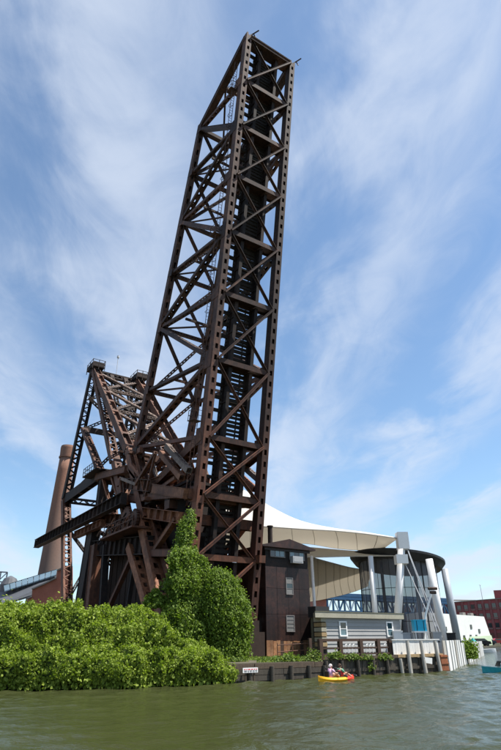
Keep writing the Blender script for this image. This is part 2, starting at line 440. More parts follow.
# ------------------------------------------------------------------ the bascule bridge
bridge = empty('bascule_bridge')
tag(bridge, 'huge rusty steel railway bascule bridge with its truss span raised almost upright', 'bridge')
WID = 7.1
TL = R(8.646)
def leaf(s, d=0.0, x=0.0):
    """s metres down from the toe along the span, d metres from the deck side towards the top chord"""
    return V(x, s * math.sin(TL) + d * math.cos(TL), 73.98 - s * math.cos(TL) + d * math.sin(TL))
SL = [0, 7.32, 14.45, 21.9, 29.64, 37.5, 45.29, 53.6, 59.3, 65.0, 70.6]
SU = [None, 6.43, 13.66, 21.07, 28.77, 36.46, 45.06, 52.47]
DU = lambda s: 11.69 + 7.64 * (s - 6.43) / 50
span = empty('lift_span', bridge)
H_B, H_Z = 22.1, 17.9                              # heel joint behind the deck chord
for x in (0.0, WID):
    Ln = [leaf(s, 0, x) for s in SL]
    Un = [None] + [leaf(s, DU(s), x) for s in SU[1:]]
    H = V(x, H_B, H_Z)
    member('bottom_chord', Ln[0] + (Ln[0] - Ln[1]).normalized() * .5, Ln[-1], .78, .92, 'perf', 'steel_span', span, pitch=1.25)
    member('top_chord', Un[1], Un[7], .76, .84, 'perf', 'steel_span', span, pitch=1.9)
    member('end_post', Ln[0], Un[1], .80, .80, 'box', 'steel_span', span)
    for k in range(1, 8):
        member('vertical', Un[k], Ln[k], .52, .36, 'perf' if k % 2 else 'laced', 'steel_span', span, pitch=1.1)
    for iu, il in ((1, 2), (3, 2), (3, 4), (5, 4), (5, 6), (7, 6)):
        member('diagonal', Un[iu], Ln[il], .78, .44, 'perf' if iu != 1 else 'box', 'steel_span', span, pitch=1.2)
    member('heel_post', Un[7], H, 1.0, .9, 'H', 'steel_tower', span)
    member('heel_diagonal', Ln[7], H, .95, .9, 'H', 'steel_sunlit' if x == 0 else 'steel_tower', span)
    member('heel_strut', H, Ln[8], .8, .7, 'H', 'steel_tower', span)
    member('heel_diagonal', H, Ln[10], .8, .7, 'perf', 'steel_tower', span)
    for k, sz in ((1, 1.5), (2, 1.9), (3, 1.4), (4, 1.9), (5, 1.4), (6, 2.0), (7, 1.8), (8, 1.5), (9, 1.4)):
        d = (Ln[k + 1] - Ln[k - 1]).normalized(); t = V(1, 0, 0).cross(d); b = MB()
        for sg in (-1, 1): b.obox(Ln[k] + V(sg * .415, 0, 0) + t * .42, d, V(1, 0, 0), t, sz, .03, 1.5)
        b.build('gusset_plate', 'steel_sunlit' if (k == 1 and x == 0) else 'steel_span', span)
    for k in range(1, 8):
        d = (Un[7] - Un[1]).normalized(); t = V(1, 0, 0).cross(d); b = MB()
        for sg in (-1, 1): b.obox(Un[k] + V(sg * .41, 0, 0) - t * .3, d, V(1, 0, 0), t, 1.5 if k % 2 else 1.0, .03, 1.35)
        b.build('gusset_plate', 'steel_span', span)
# deck: floor beams, stringers, ties, rails, bottom laterals
dv = (leaf(1) - leaf(0)).normalized(); dw = V(1, 0, 0).cross(dv)
if dw.y < 0: dw = -dw
for k, s in enumerate(SL):
    if k == 0:
        member('end_floor_beam', leaf(.1, .25, .3), leaf(.1, .25, WID - .3), 1.5, .55, 'box', 'steel_span', span, ref=dw)
        member('end_strut', leaf(-.25, -.3, .3), leaf(-.25, -.3, WID - .3), .4, .3, 'box', 'steel_span', span, ref=dw)
    else:
        member('floor_beam', leaf(s, .40, .40), leaf(s, .40, WID - .40), .55, 1.55, 'girder', 'steel_span' if k < 8 else 'steel_tower', span, ref=dv)
for x in (2.25, 4.85):
    for k in range(10):
        member('stringer', leaf(SL[k] + .3, .60, x), leaf(SL[k + 1] - .3, .60, x), .40, 1.05, 'girder', 'steel_black', span)
for k in range(10):
    a, c = SL[k], SL[k + 1]
    member('lateral_brace', leaf(a, -.36, .3), leaf(c, -.36, WID - .3), .30, .22, 'angle', 'steel_span', span, ref=dw)
    member('lateral_brace', leaf(a, -.50, WID - .3), leaf(c, -.50, .3), .34, .24, 'box', 'steel_span', span, ref=dw)
    m = (a + c) / 2
    member('stringer_brace', leaf(m, .25, 2.4), leaf(m, .25, 4.7), .25, .2, 'angle', 'steel_black', span, ref=dw)
ties = {}
n_ties = 146
for i in range(n_ties):
    s = .9 + i * .47; lng = i % 3 == 0
    if lng not in ties:
        tb = MB()
        if lng: tb.obox((-.95, 0, 0), V(1, 0, 0), dv, dw, 4.95, .34, .30)
        else: tb.obox((0, 0, 0), V(1, 0, 0), dv, dw, 3.1, .25, .28)
        o = ties[lng] = tb.build('tie', 'tie_wood', span)
    else:
        o = copy_of(ties[lng], span)
    o.location = leaf(s + random.uniform(-.03, .03), 1.28, 3.55 + random.uniform(-.10, .10))
for x in (2.80, 4.30):
    member('rail', leaf(.6, 1.52, x), leaf(69, 1.52, x), .09, .16, 'box', 'steel_black', span)
for x in (2.15, 4.95):
    member('guard_timber', leaf(.6, 1.50, x), leaf(69, 1.50, x), .22, .18, 'box', 'tie_wood', span)
# top laterals and struts between the two top chords
for k in range(1, 8):
    s = SU[k]; d = DU(s)
    member('top_strut', leaf(s, d, .4), leaf(s, d, WID - .4), .45, .8 if k in (1, 7) else .5, 'laced' if k > 1 else 'box', 'steel_span', span, ref=dv)
    if k < 7:
        s2 = SU[k + 1]; d2 = DU(s2)
        member('top_lateral', leaf(s, d, .3), leaf(s2, d2, WID - .3), .42, .28, 'laced', 'steel_span', span, ref=dv, pitch=.55)
        member('top_lateral', leaf(s, d - .4, WID - .3), leaf(s2, d2 - .4, .3), .42, .28, 'laced', 'steel_span', span, ref=dv, pitch=.55)
    if k > 1:      # sway frame between the verticals
        member('sway_brace', leaf(s, d - .2, .3), leaf(SL[k], d * .55, WID / 2), .26, .2, 'angle', 'steel_span', span, ref=dv)
        member('sway_brace', leaf(s, d - .2, WID - .3), leaf(SL[k], d * .55, WID / 2), .26, .2, 'angle', 'steel_span', span, ref=dv)
        member('sway_strut', leaf(SL[k], d * .55, .2), leaf(SL[k], d * .55, WID - .2), .24, .24, 'box', 'steel_span', span, ref=dv)
member('portal_brace', leaf(3.2, DU(6.43) * .5, .3), leaf(SU[1] + .2, DU(6.4) - .3, WID * .5), .3, .25, 'angle', 'steel_span', span, ref=dv)
member('portal_brace', leaf(3.2, DU(6.43) * .5, WID - .3), leaf(SU[1] + .2, DU(6.4) - .3, WID * .5), .3, .25, 'angle', 'steel_span', span, ref=dv)
member('portal_strut', leaf(3.2, DU(6.43) * .5, .3), leaf(3.2, DU(6.43) * .5, WID - .3), .4, .35, 'laced', 'steel_span', span, ref=dv)
# maintenance ladder beside the near chord, and its little landings
lb = MB()
for x in (-.62, -1.02):
    lb.bar(leaf(4, .75, x), leaf(60, .75, x), .05, .06)
for i in range(140): lb.bar(leaf(4 + i * .4, .75, -1.04), leaf(4 + i * .4, .75, -.60), .03, .03, ref=dw)
for i in range(34):
    s = 4.5 + i * 1.6; p = [leaf(s, .75, -.62), leaf(s, 1.25, -.66), leaf(s, 1.42, -.82), leaf(s, 1.25, -.98), leaf(s, .75, -1.02)]
    for a, c in zip(p, p[1:]): lb.bar(a, c, .03, .05, ref=dv)
lb.build('ladder', 'steel_span', span)
for s in (8.6, 30, 52):
    b = MB(); b.obox(leaf(s, 1.1, -.8), V(1, 0, 0), dw, dv, 1.1, 1.2, .06)
    for x in (-1.3, -.3):
        for d in (.55, 1.65): b.bar(leaf(s, d, x), leaf(s - 1.1, d, x), .05, .05)
    for q in (.55, 1.1):
        for d in (.55, 1.65): b.bar(leaf(s - q, d, -1.3), leaf(s - q, d, -.3), .04, .04, ref=dv)
        b.bar(leaf(s - q, .55, -1.3), leaf(s - q, 1.65, -1.3), .04, .04)
    b.build('ladder_landing', 'steel_span', span)
for x in (0, WID):
    b = MB(); b.bar(leaf(-.2, 0, x), leaf(-.2, 0, x) + V(1.2, -.9, 1.3), .16, .16); b.bar(leaf(-.3, 0, x) + V(.6, -.45, .65), leaf(-.3, 0, x) + V(1.0, -.45, .1), .1, .1); b.build('lock_bar', 'steel_span', span)

# ---- fixed tower behind the heel
tower = empty('tower', bridge)
TN, TF = -0.85, 7.15
def T(name, b0, z0, b1, z1, w, h, style, mat='steel_tower', pitch=None, ref=(1, 0, 0), sides=(TN, TF)):
    for x in sides: member(name, (x, b0, z0), (x, b1, z1), w, h, style, mat, tower, ref=ref, pitch=pitch)
def cross(name, b, z, w, h, style, mat='steel_tower', ref=(0, 0, 1), z2=None, x0=TN, x1=TF, b2=None):
    member(name, (x0, b, z), (x1, b if b2 is None else b2, z if z2 is None else z2), w, h, style, mat, tower, ref=ref)
APX = (-0.85, 47.59, 45.02)
N1 = (-0.85, 49.28, 34.48)
KN = (-0.85, 54.19, 23.54)
BS = (-0.85, 45.32, 6.72)
def side(name, p, q, w, h, style, mat='steel_tower', pitch=None, ref=None, sides=(TN, TF)):
    ref = (1, 0, 0)
    for x in sides: member(name, (x, p[1], p[2]), (x, q[1], q[2]), w, h, style, mat, tower, ref=ref, pitch=pitch)
side('back_leg', APX, KN, 1.35, 1.0, 'laced', 'steel_black', pitch=.72)
side('back_post', KN, BS, 1.35, 1.0, 'laced', 'steel_tower', pitch=.72)
side('link_arm', APX, (-0.85, 26.91, 24.62), 1.05, 1.1, 'H', 'steel_tower')
side('laced_arm', APX, (-0.85, 31.83, 24.29), 1.3, .8, 'laced', 'steel_tower', pitch=.8)
side('brace', N1, (-0.85, 36.82, 23.82), 1.1, .5, 'laced', 'steel_tower', pitch=.8)
side('brace', N1, (-0.85, 39.37, 25.02), .4, .4, 'box', 'steel_black')
side('knee_strut', KN, (-0.85, 37.62, 23.72), .9, 1.5, 'H', 'steel_black')
side('tie_beam', (-0.85, 37.51, 23.4), (-0.85, 25.87, 21.73), 1.5, .9, 'box', 'steel_tower')
# cantilevered beams running out behind the tower
for x, m in ((-2.2, 'steel_black'),):
    p, q = (-2.2, 64.19, 17.7), (-2.2, 29.36, 17.51)
    member('cantilever_beam', (x, p[1], p[2]), (x, q[1] - 6, q[2]), .9, 1.35, 'girder', m, tower)
# cross frames between the two sides
cross('top_strut', APX[1], APX[2] - .6, .9, .6, 'laced', 'steel_black')
cross('node_strut', N1[1], N1[2], .8, .5, 'box', 'steel_black')
cross('knee_cross_strut', KN[1], KN[2], 1.0, .5, 'laced', 'steel_black')
cross('knee_cross_strut', KN[1] - 1.5, KN[2] - 3.6, 1.0, .5, 'laced', 'steel_black')
def X(b0, z0, b1, z1, w=.55, mat='steel_tower'):
    ref = V(1, 0, 0).cross(V(0, b1 - b0, z1 - z0)).cross(V(1, 0, 0))
    for x0, x1, o in ((TN, TF, 0), (TF, TN, .35)):
        member('cross_brace', (x0, b0 + o, z0), (x1, b1 + o, z1), w, .3, 'laced', mat, tower, ref=V(0, b1 - b0, z1 - z0), pitch=.6)
mid = lambda p, q, t: [p[i] + (q[i] - p[i]) * t for i in range(3)]
M1 = mid(APX, N1, .5)
X(APX[1], APX[2] - .8, M1[1], M1[2], mat='steel_pale_lit'); X(M1[1], M1[2], N1[1], N1[2], mat='steel_black')
X(N1[1], N1[2], KN[1], KN[2], mat='steel_black'); X(KN[1], KN[2] - 3.6, BS[1], BS[2] + 1, .5, 'steel_black')
LK = (-0.85, 26.91, 24.62); LC = (-0.85, 31.83, 24.29)
for t0, t1 in ((.04, .30), (.30, .58), (.58, .86)):
    p, q = mid(APX, LK, t0), mid(APX, LK, t1); X(p[1], p[2], q[1], q[2], .5, 'steel_pale_lit')
    cross('arm_strut', q[1], q[2], .5, .4, 'laced', 'steel_pale_lit')
    p, q = mid(APX, LC, t0), mid(APX, LC, t1); X(p[1], p[2], q[1], q[2], .45, 'steel_black')
# hanging lattice inside the tower head
for x in (1.9, 4.4):
    member('hanger', (x, APX[1] - 1, APX[2] - 1), (x, LC[1] + 3, LC[2] + 2), .7, .4, 'laced', 'steel_black', tower, pitch=.6)
# railed cages on the two tower heads
for x in (TN, TF):
    b = MB(); y, z = APX[1], APX[2] - .3
    b.box(x - .9, x + 1.2, y - 1.6, y + 1.6, z + .1, z + .2)
    for (xx, yy) in ((x - .9, y - 1.6), (x + 1.2, y - 1.6), (x - .9, y + 1.6), (x + 1.2, y + 1.6), (x + .15, y - 1.6), (x - .9, y), (x + 1.2, y)):
        b.box(xx - .05, xx + .05, yy - .05, yy + .05, z - .4, z + 1.45)
    for zz in (z + .75, z + 1.4):
        b.bar((x - .9, y - 1.6, zz), (x + 1.2, y - 1.6, zz), .07, .07, ref=(0, 0, 1)); b.bar((x - .9, y + 1.6, zz), (x + 1.2, y + 1.6, zz), .07, .07, ref=(0, 0, 1))
        b.bar((x - .9, y - 1.6, zz), (x - .9, y + 1.6, zz), .07, .07); b.bar((x + 1.2, y - 1.6, zz), (x + 1.2, y + 1.6, zz), .07, .07)
    b.box(x - .88, x - .84, y - 1.5, y + 1.5, z + .2, z + 1.0); b.box(x - .8, x + 1.1, y - 1.62, y - 1.58, z + .2, z + 1.0)
    b.build('head_cage', 'steel_black', tower)
    b = MB()
    b.tube([(x - .55, y, z + .1), (x + .55, y, z + .1)], 1.25, 16); b.tube([(x - .75, y, z + .1), (x + .75, y, z + .1)], .45, 12)
    b.build('trunnion_housing', 'steel_black', tower)
lm = (3, 47.16, 48.3)
b = MB(); b.tube([(3.0, APX[1], APX[2] - .4), (3.0, APX[1], lm[2])], .05, 6); b.tube([(3.0, APX[1], lm[2]), (3.0, APX[1], lm[2] + .4)], .22, 8); b.build('beacon_mast', 'cable', tower)
# front and rear legs of the tower base
def leg(p, q, w, h, mat='steel_tower', style='perf', pitch=1.3, sides=(TN, TF), name='base_leg'):
    for x in sides: member(name, (x, p[1], p[2]), (x, q[1], q[2]), w, h, style, mat, tower, ref=(1, 0, 0), pitch=pitch)
leg((-0.85, 20.37, 14.9), (-0.85, 13.07, 4.5), 1.25, 1.0, 'steel_sunlit')
leg((-0.85, 23.24, 12.25), (-0.85, 15.79, 4.58), 1.0, .9, 'steel_sunlit')
leg((-0.85, 37.51, 16.44), (-0.85, 39.01, 5.62), 1.0, 2.4, 'steel_black', 'box')
leg((-0.85, 34.97, 13.87), (-0.85, 34.57, 5.47), 1.3, 1.6, 'steel_tower', 'box')
leg((-0.85, 31.82, 13.47), (-0.85, 30.53, 5.33), .7, .7, 'steel_black', 'box')
leg((-0.85, 21.93, 11.66), (-0.85, 28.92, 5.6), .45, .5, 'steel_tower', 'box', name='base_brace')
leg((-0.85, 21.56, 11.3), (-0.85, 22.7, 5.37), .4, .4, 'steel_black', 'box', name='base_brace')
leg((-0.85, 11.88, 13.38), (-0.85, 16.91, 10.75), .5, .5, 'steel_sunlit', 'box', name='base_brace')
leg((-0.85, 39.04, 13.87), (-0.85, 17.85, 11.67), .8, 1.9, 'steel_black', 'girder', name='base_girder')
leg((-0.85, 17.69, 10.84), (-0.85, 8.56, 9.77), .7, .7, 'steel_tower', 'box', name='base_girder')
leg((-0.85, 35.39, 17.3), (-0.85, 19.75, 14.58), .9, 1.2, 'steel_tower', 'girder', name='base_girder')
leg((-1.6, 43.03, 16.24), (-1.6, 31.68, 16.1), .8, .9, 'steel_sunlit', 'girder', sides=(-1.6, TF), name='outrigger')
leg((-0.85, 21.41, 15.75), (-0.85, 10.56, 13.25), .9, 1.1, 'steel_sunlit', 'girder', name='heel_girder')
leg((-0.85, 27.65, 18.34), (-0.85, 9.73, 15.41), .8, .7, 'steel_tower', 'box', name='heel_girder')
leg((-0.85, 17.34, 17.52), (-0.85, 9.51, 15.37), 1.0, 1.0, 'steel_sunlit', 'box', name='heel_girder')
leg((-0.85, 15.51, 17.35), (-0.85, 12.42, 17.62), .4, .4, 'steel_sunlit', 'box', name='heel_brace')
leg((-0.85, 26.55, 24.52), (-0.85, 19.47, 14.53), 1.0, 1.1, 'steel_tower', 'H', name='trunnion_post')
leg((-0.85, 31.42, 24.19), (-0.85, 24.95, 15.44), 1.0, 1.0, 'steel_tower', 'laced', pitch=.9, name='trunnion_post')
leg((-0.85, 35.72, 22.99), (-0.85, 35.79, 16.18), 1.0, 1.1, 'steel_black', 'box', name='trunnion_post')
leg((-1.2, 24.78, 22.17), (-1.2, 20.47, 19.3), .35, .4, 'steel_sunlit', 'box', sides=(-1.2, TF), name='strut')
leg((-1.2, 26.47, 22.34), (-1.2, 21.62, 19.21), .3, .35, 'steel_sunlit', 'box', sides=(-1.2, TF), name='strut')
leg((-1.2, 31.3, 21.92), (-1.2, 27.22, 17.59), .3, .35, 'steel_sunlit', 'box', sides=(-1.2, TF), name='strut')
leg((-1.2, 24.81, 19.68), (-1.2, 17.68, 17.88), .7, 1.3, 'steel_tower', 'girder', sides=(-1.2, TF), name='machinery_girder')
# rack struts: pairs of laced channels, sunlit brightness put into their steel colour
for o in (0, 1.5):
    p, q = (-1.1, 16.1, 21.24), (-1.1, 10.5, 17.14)
    for x in (-1.1, WID + .5): member('rack_strut', (x, p[1] - o, p[2] + o * .25), (x, q[1] - o, q[2] + o * .25), .6, .55, 'laced', 'steel_pale_lit' if o else 'steel_sunlit', tower, pitch=.5)
# cross girders tying the two sides together at the heel and machinery floor
for (p, w, h, st, mt) in (((-0.85, 26.38, 23.81), .8, .9, 'box', 'steel_tower'), ((-0.85, 35.61, 22.68), .8, .9, 'box', 'steel_black'), ((-0.85, 19.99, 17.18), 1.2, .8, 'girder', 'steel_tower'),
        ((-0.85, 35.29, 17.02), 1.2, .8, 'girder', 'steel_tower'), ((-0.85, 20.28, 14.45), 1.3, .8, 'girder', 'steel_tower'), ((-0.85, 27.62, 15.76), 1.2, .8, 'girder', 'steel_black'),
        ((-0.85, 35.92, 13.23), 1.6, .8, 'girder', 'steel_black'), ((-0.85, 22.23, 11.7), 1.6, .8, 'girder', 'steel_tower'), ((-0.85, 10.56, 13.25), 1.0, .7, 'girder', 'steel_tower'),
        ((-0.85, 9.73, 15.41), .9, .7, 'box', 'steel_tower'), ((-0.85, 17.17, 10.78), .8, .7, 'box', 'steel_black'), ((-0.85, 14.35, 7.01), .8, .7, 'box', 'steel_black'), ((-0.85, 25.64, 18.19), .9, .8, 'laced', 'steel_tower')):
    cross('cross_girder', p[1], p[2], w, h, st, mt)
for p, q in (((-0.85, 19.99, 17.18), (-0.85, 10.56, 13.25)), ((-0.85, 35.61, 22.68), (-0.85, 26.38, 23.81)), ((-0.85, 20.28, 14.45), (-0.85, 14.21, 6.11)), ((-0.85, 34.74, 13.22), (-0.85, 35.01, 6.63)), ((-0.85, 27.62, 15.76), (-0.85, 19.99, 17.18))):
    X(p[1], p[2], q[1], q[2], .5, 'steel_tower')
# counterweight box, machinery house and deck
p, q = (0.6, 39.52, 13.64), (0.6, 21.25, 12.22)
b = MB(); b.box(.7, 5.9, 20.5, 34.0, 1.2, 13.0); b.box(1.2, 5.4, 24, 33, 13.0, 15.0)
for i in range(8): b.box(.62, .70, 20.9 + i * 1.7, 21.1 + i * 1.7, 1.2, 13.0)
b.build('counterweight', 'counterweight', bridge)
b = MB(); b.box(1.0, 5.8, 13.5, 19.5, 9.0, 17.6); b.box(.8, 6.0, 13.3, 19.7, 17.6, 17.9)
b.build('machinery_house', 'steel_black', bridge)
pf = (-0.85, 37.56, 23.56)
b = MB(); b.box(-2.6, 7.9, pf[1] - 3.2, pf[1] + 2.6, pf[2] + .2, pf[2] + .36)
for i in range(7):
    y = pf[1] - 3.1 + i * .93; b.box(-2.6, -2.53, y, y + .07, pf[2] + .36, pf[2] + 1.5)
for zz in (.9, 1.45): b.bar((-2.56, pf[1] - 3.1, pf[2] + zz), (-2.56, pf[1] + 2.55, pf[2] + zz), .06, .06)
for i in range(3): b.box(-2.6 + i * .8, -2.53 + i * .8, pf[1] + 2.5, pf[1] + 2.57, pf[2] + .36, pf[2] + 1.5)
for zz in (.9, 1.45): b.bar((-2.6, pf[1] + 2.53, pf[2] + zz), (-.9, pf[1] + 2.53, pf[2] + zz), .06, .06, ref=(0, 0, 1))
b.build('platform', 'steel_black', bridge)
md = (-1.6, 28.7, 14.66); md2 = (-1.6, 18.51, 13.14)
b = MB(); b.box(-2.8, 7.4, md2[1], md[1], md[2] - 1.2, md[2] - 1.0)
for i in range(9):
    y = md2[1] + (md[1] - md2[1]) * i / 8; b.box(-2.8, -2.73, y - .04, y + .04, md[2] - 1.0, md[2] + .25)
for zz in (-.35, .2): b.bar((-2.77, md2[1], md[2] + zz), (-2.77, md[1], md[2] + zz), .07, .07)
b.build('machinery_deck', 'steel_tower', bridge)
# gears and shafts on the machinery deck
for i, (fy, r) in enumerate(((.2, 1.0), (.45, 1.35), (.72, .8))):
    y = md2[1] + (md[1] - md2[1]) * fy; b = MB(); zc_ = md[2] - .9 + r
    b.tube([(-1.9, y, zc_), (-1.6, y, zc_)], r, 20); b.tube([(-2.2, y, zc_), (6.5, y, zc_)], .18, 8)
    for k in range(20):
        a = 2 * math.pi * k / 20; b.obox((-1.75, y + math.cos(a) * r, zc_ + math.sin(a) * r), V(1, 0, 0), V(0, math.cos(a), math.sin(a)), V(0, -math.sin(a), math.cos(a)), .3, .22, .14)
    b.build('gear', 'steel_tower', bridge)
for i in range(7):      # pipes and conduits looping round the machinery
    y = md2[1] + (md[1] - md2[1]) * (.1 + .12 * i); z0 = md[2] + .2 + .35 * (i % 3)
    b = MB(); b.tube([(-2.3, y, z0), (-2.3, y + 1.1, z0 - .6), (-2.1, y + 2.0, z0 - .6), (-1.6, y + 2.3, z0 - 1.2)], .11, 6); b.build('pipe', 'steel_sunlit' if i % 2 else 'steel_black', bridge)

# secondary bracing, struts and brackets crowding the heel and machinery bays
rs = random.Random(23)
NB = [(13, 15), (14.5, 19), (17, 21.5), (19, 17), (20, 14), (22, 19), (23.5, 23), (26, 17.5), (27.5, 21), (29, 25), (30.5, 15), (33, 18), (34.5, 22.5), (37, 16), (38, 20), (24, 13.5), (33, 13.5)]
for i in range(64):
    a = rs.choice(NB); c = rs.choice([q for q in NB if q != a and 2.5 < math.hypot(q[0] - a[0], q[1] - a[1]) < 9])
    x = rs.choice((-1.35, -.5, .8, 2.5, 4.5, 6.2)); x2 = x if rs.random() < .55 else min(7.0, x + rs.uniform(1.0, 3.5))
    stl = rs.choice(('angle', 'box', 'laced', 'H')); w_ = rs.uniform(.22, .50)
    member('brace', (x, a[0], a[1]), (x2, c[0], c[1]), w_, w_ * .8, stl, rs.choice(('steel_tower', 'steel_sunlit', 'steel_pale_lit', 'steel_black', 'steel_tower')), tower, pitch=.5)
for i in range(16):
    a = rs.choice(NB); b = MB(); b.obox((rs.uniform(-1.5, -.6), a[0] + rs.uniform(-1, 1), a[1] + rs.uniform(-.8, .8)), V(1, 0, 0), V(0, 1, 0), V(0, 0, 1), rs.uniform(.3, 1.0), rs.uniform(.5, 1.8), rs.uniform(.3, 1.1)); b.build('bracket', rs.choice(('steel_tower', 'steel_sunlit', 'steel_black')), tower)
for x in (0.0, WID):
    b = MB(); b.box(x - .9, x + .9, 9.6, 12.4, 1.0, 3.3); b.box(x - .55, x + .55, 10.0, 11.6, 3.3, 4.3); b.build('heel_pedestal', 'counterweight', bridge)
# ------------------------------------------------------------------ operator's house
house = empty('operators_house'); tag(house, 'tall dark rusty sheet-metal operator house standing right of the raised span', 'house')
HX0, HX1, HY0, HY1, HZ0, HZT = 8.46, 14.05, 10.0, 15.6, 1.15, 11.25
b = MB(); b.box(HX0 + .05, HX1 - .05, HY0 + .05, HY1, HZ0, HZT); b.build('wall', 'steel_black', house)
HB = (8.29, 10, 2.53)[2]
rows = [HB, 4.9, 7.3, 9.35]
for r in range(3):
    for c in range(4):
        x0 = HX0 + (HX1 - HX0) * c / 4; x1 = HX0 + (HX1 - HX0) * (c + 1) / 4; o = random.uniform(0, .012)
        b = MB(); b.box(x0 + .012, x1 - .012, HY0 - .01 - o, HY0 + .05, rows[r] + .012, rows[r + 1] - .012); b.build('wall_sheet', 'house_sheet', house)
for r in range(3):
    for c in range(3):
        y0 = HY0 + .06 + (HY1 - HY0) * c / 3; y1 = HY0 + .03 + (HY1 - HY0) * (c + 1) / 3
        for xs in ((HX0 - .01, HX0 + .05), (HX1 - .05, HX1 + .01)):
            b = MB(); b.box(xs[0], xs[1], y0 + .012, y1 - .012, rows[r] + .012, rows[r + 1] - .012); b.build('wall_sheet', 'house_sheet', house)
nb = 14
for i in range(nb):
    x0 = HX0 - .05 + (HX1 - HX0 + .1) * i / nb; x1 = x0 + (HX1 - HX0 + .1) / nb
    b = MB(); b.box(x0 + .012, x1 - .012, HY0 - .07 - random.uniform(0, .03), HY0 + .04, HZ0 - .1, HB + random.uniform(-.06, .06)); b.build('base_board', 'house_base' if i % 6 != 4 else 'rail_brown', house)
def window(parent, x0, x1, z0, z1, y, frame='frame_dirty', pane='window_dark', mull=(1, 1), fw=.09, proud=.06):
    """sash window on a wall facing -Y"""
    w = MB()
    w.box(x0 - fw, x1 + fw, y - proud, y + .02, z1, z1 + fw); w.box(x0 - fw, x1 + fw, y - proud - .03, y + .02, z0 - fw, z0)
    w.box(x0 - fw, x0, y - proud, y + .02, z0, z1); w.box(x1, x1 + fw, y - proud, y + .02, z0, z1)
    o = w.build('window', frame, parent)
    for i in range(mull[0]):
        for j in range(mull[1]):
            a = x0 + (x1 - x0) * i / mull[0]; c = x0 + (x1 - x0) * (i + 1) / mull[0]; d = z0 + (z1 - z0) * j / mull[1]; e = z0 + (z1 - z0) * (j + 1) / mull[1]
            p = MB(); p.box(a, c, y - .025, y + .01, d, e); p.build('pane', pane if isinstance(pane, str) else pane[(i + j) % len(pane)], o)
            if i: q = MB(); q.box(a - .025, a + .025, y - proud + .01, y - .027, d, e); q.build('mullion', frame, o)
            if j: q = MB(); q.box(a, c, y - proud + .012, y - .027, d - .025, d + .025); q.build('mullion', frame, o)
    return o
def wpx(p, q): return (p[0], q[0], q[2], p[2])
for i in range(2):
    x0, x1, z0, z1 = wpx((9.16, 10, 11.3), (10.85, 10, 10.38)) if i == 0 else wpx((11.62, 10, 11.44), (13.42, 10, 10.24))
    window(house, x0, x1, z0, z1, HY0 - .02, 'frame_dirty', ('window_dark', 'window_sky', 'window_sky') if i == 0 else ('window_sky', 'window_dark', 'window_sky'), (3, 1), .10)
b = MB(); p = (11.61, 10, 9.93); q = (12.94, 10, 10.01); b.box(p[0], q[0], HY0 - .55, HY0 - .05, p[2] - .12, p[2] + .55); b.box(p[0] + .1, q[0] - .1, HY0 - .57, HY0 - .55, p[2], p[2] + .42); b.build('air_conditioner', 'door_grey', house)
x0, x1, z0, z1 = wpx((11.03, 10, 8.32), (11.79, 10, 6.82)); w = window(house, x0, x1, z0, z1, HY0 - .02, 'frame_dirty', ('curtain', 'window_dark'), (1, 3), .08)
x0, x1, z0, z1 = wpx((10.94, 10, 4.76), (11.81, 10, 3.4)); w = window(house, x0, x1, z0, z1, HY0 - .02, 'frame_dirty', ('curtain', 'curtain'), (1, 4), .08)
b = MB(); y0, y1 = HY0 - .55, HY1 + .4; xm = (HX0 + HX1) / 2; ze = HZT - .05; zp = ze + .95
b.prism([(HX0 - .65, y0, ze), (HX1 + .65, y0, ze), (HX1 + .65, y0, ze + .16), (xm, y0, zp), (HX0 - .65, y0, ze + .16)], (0, y1 - y0, 0)); fix_normals(b.build('roof', 'house_sheet', house))
b = MB(); b.box(HX0 - .15, HX1 + .15, HY0 - .16, HY0 - .02, HZT - .32, HZT - .06); b.build('fascia', 'house_sheet', house)
p = (10.2, 11.5, 13.61); b = MB(); b.tube([(p[0], 11.5, ze), (p[0], 11.5, p[2])], .26, 12); b.tube([(p[0], 11.5, p[2]), (p[0], 11.5, p[2] + .12)], .34, 12); b.build('stove_pipe', 'steel_black', house)
# pipe handrail in front of the house
rl = empty('pipe_handrail'); tag(rl, 'thin rusty two-bar pipe handrail sagging before the operator house', 'handrail')
pts = [(8.0, 7.6), (9.6, 7.4), (11.4, 7.2), (13.3, 7.0), (14.8, 6.9)]
for x, y in pts: b = MB(); b.tube([(x, y, 1.1), (x, y, 2.35)], .045, 6); b.build('post', 'steel_tower', rl)
for z in (1.75, 2.3):
    b = MB(); b.tube([(x, y, z + dz) for (x, y), dz in zip(pts, (-.12, -.05, .02, .06, .02))], .04, 6); b.build('rail', 'steel_tower', rl)

# ------------------------------------------------------------------ quay walls
YQ = -.66
bk = empty('timber_bulkhead'); tag(bk, 'low dark bulkhead of stacked horizontal timbers under the operator house', 'bulkhead')
nrow = 4
for r in range(nrow):
    x = -3.0
    while x < 6.2:
        L = min(random.uniform(2.2, 3.6), 6.3 - x); b = MB(); o = random.uniform(0, .07)
        b.box(x + .02, x + L - .02, YQ - .22 - o, YQ - .03, -.35 + r * .37 + .015, -.35 + (r + 1) * .37 - .015); b.build('timber', 'timber_wet' if r < 3 else 'timber', bk); x += L
for x in (-2.3, -.6, 1.3, 3.0, 4.7, 6.2):
    b = MB(); b.tube([(x, YQ - .38, -.6), (x + random.uniform(-.05, .05), YQ - .36, 1.0 + random.uniform(-.15, .1))], .16, 10); b.build('pile', 'timber_wet', bk)
sg = empty('warning_sign'); tag(sg, 'white notice board with red lettering fixed on the low timber bulkhead', 'sign')
p, q = (-1.36, -1.25, 0.89), (-0.1, -1.25, 0.58)
b = MB(); b.box(p[0], q[0], -1.25, -1.19, q[2], p[2]); b.build('board', 'sign_white', sg)
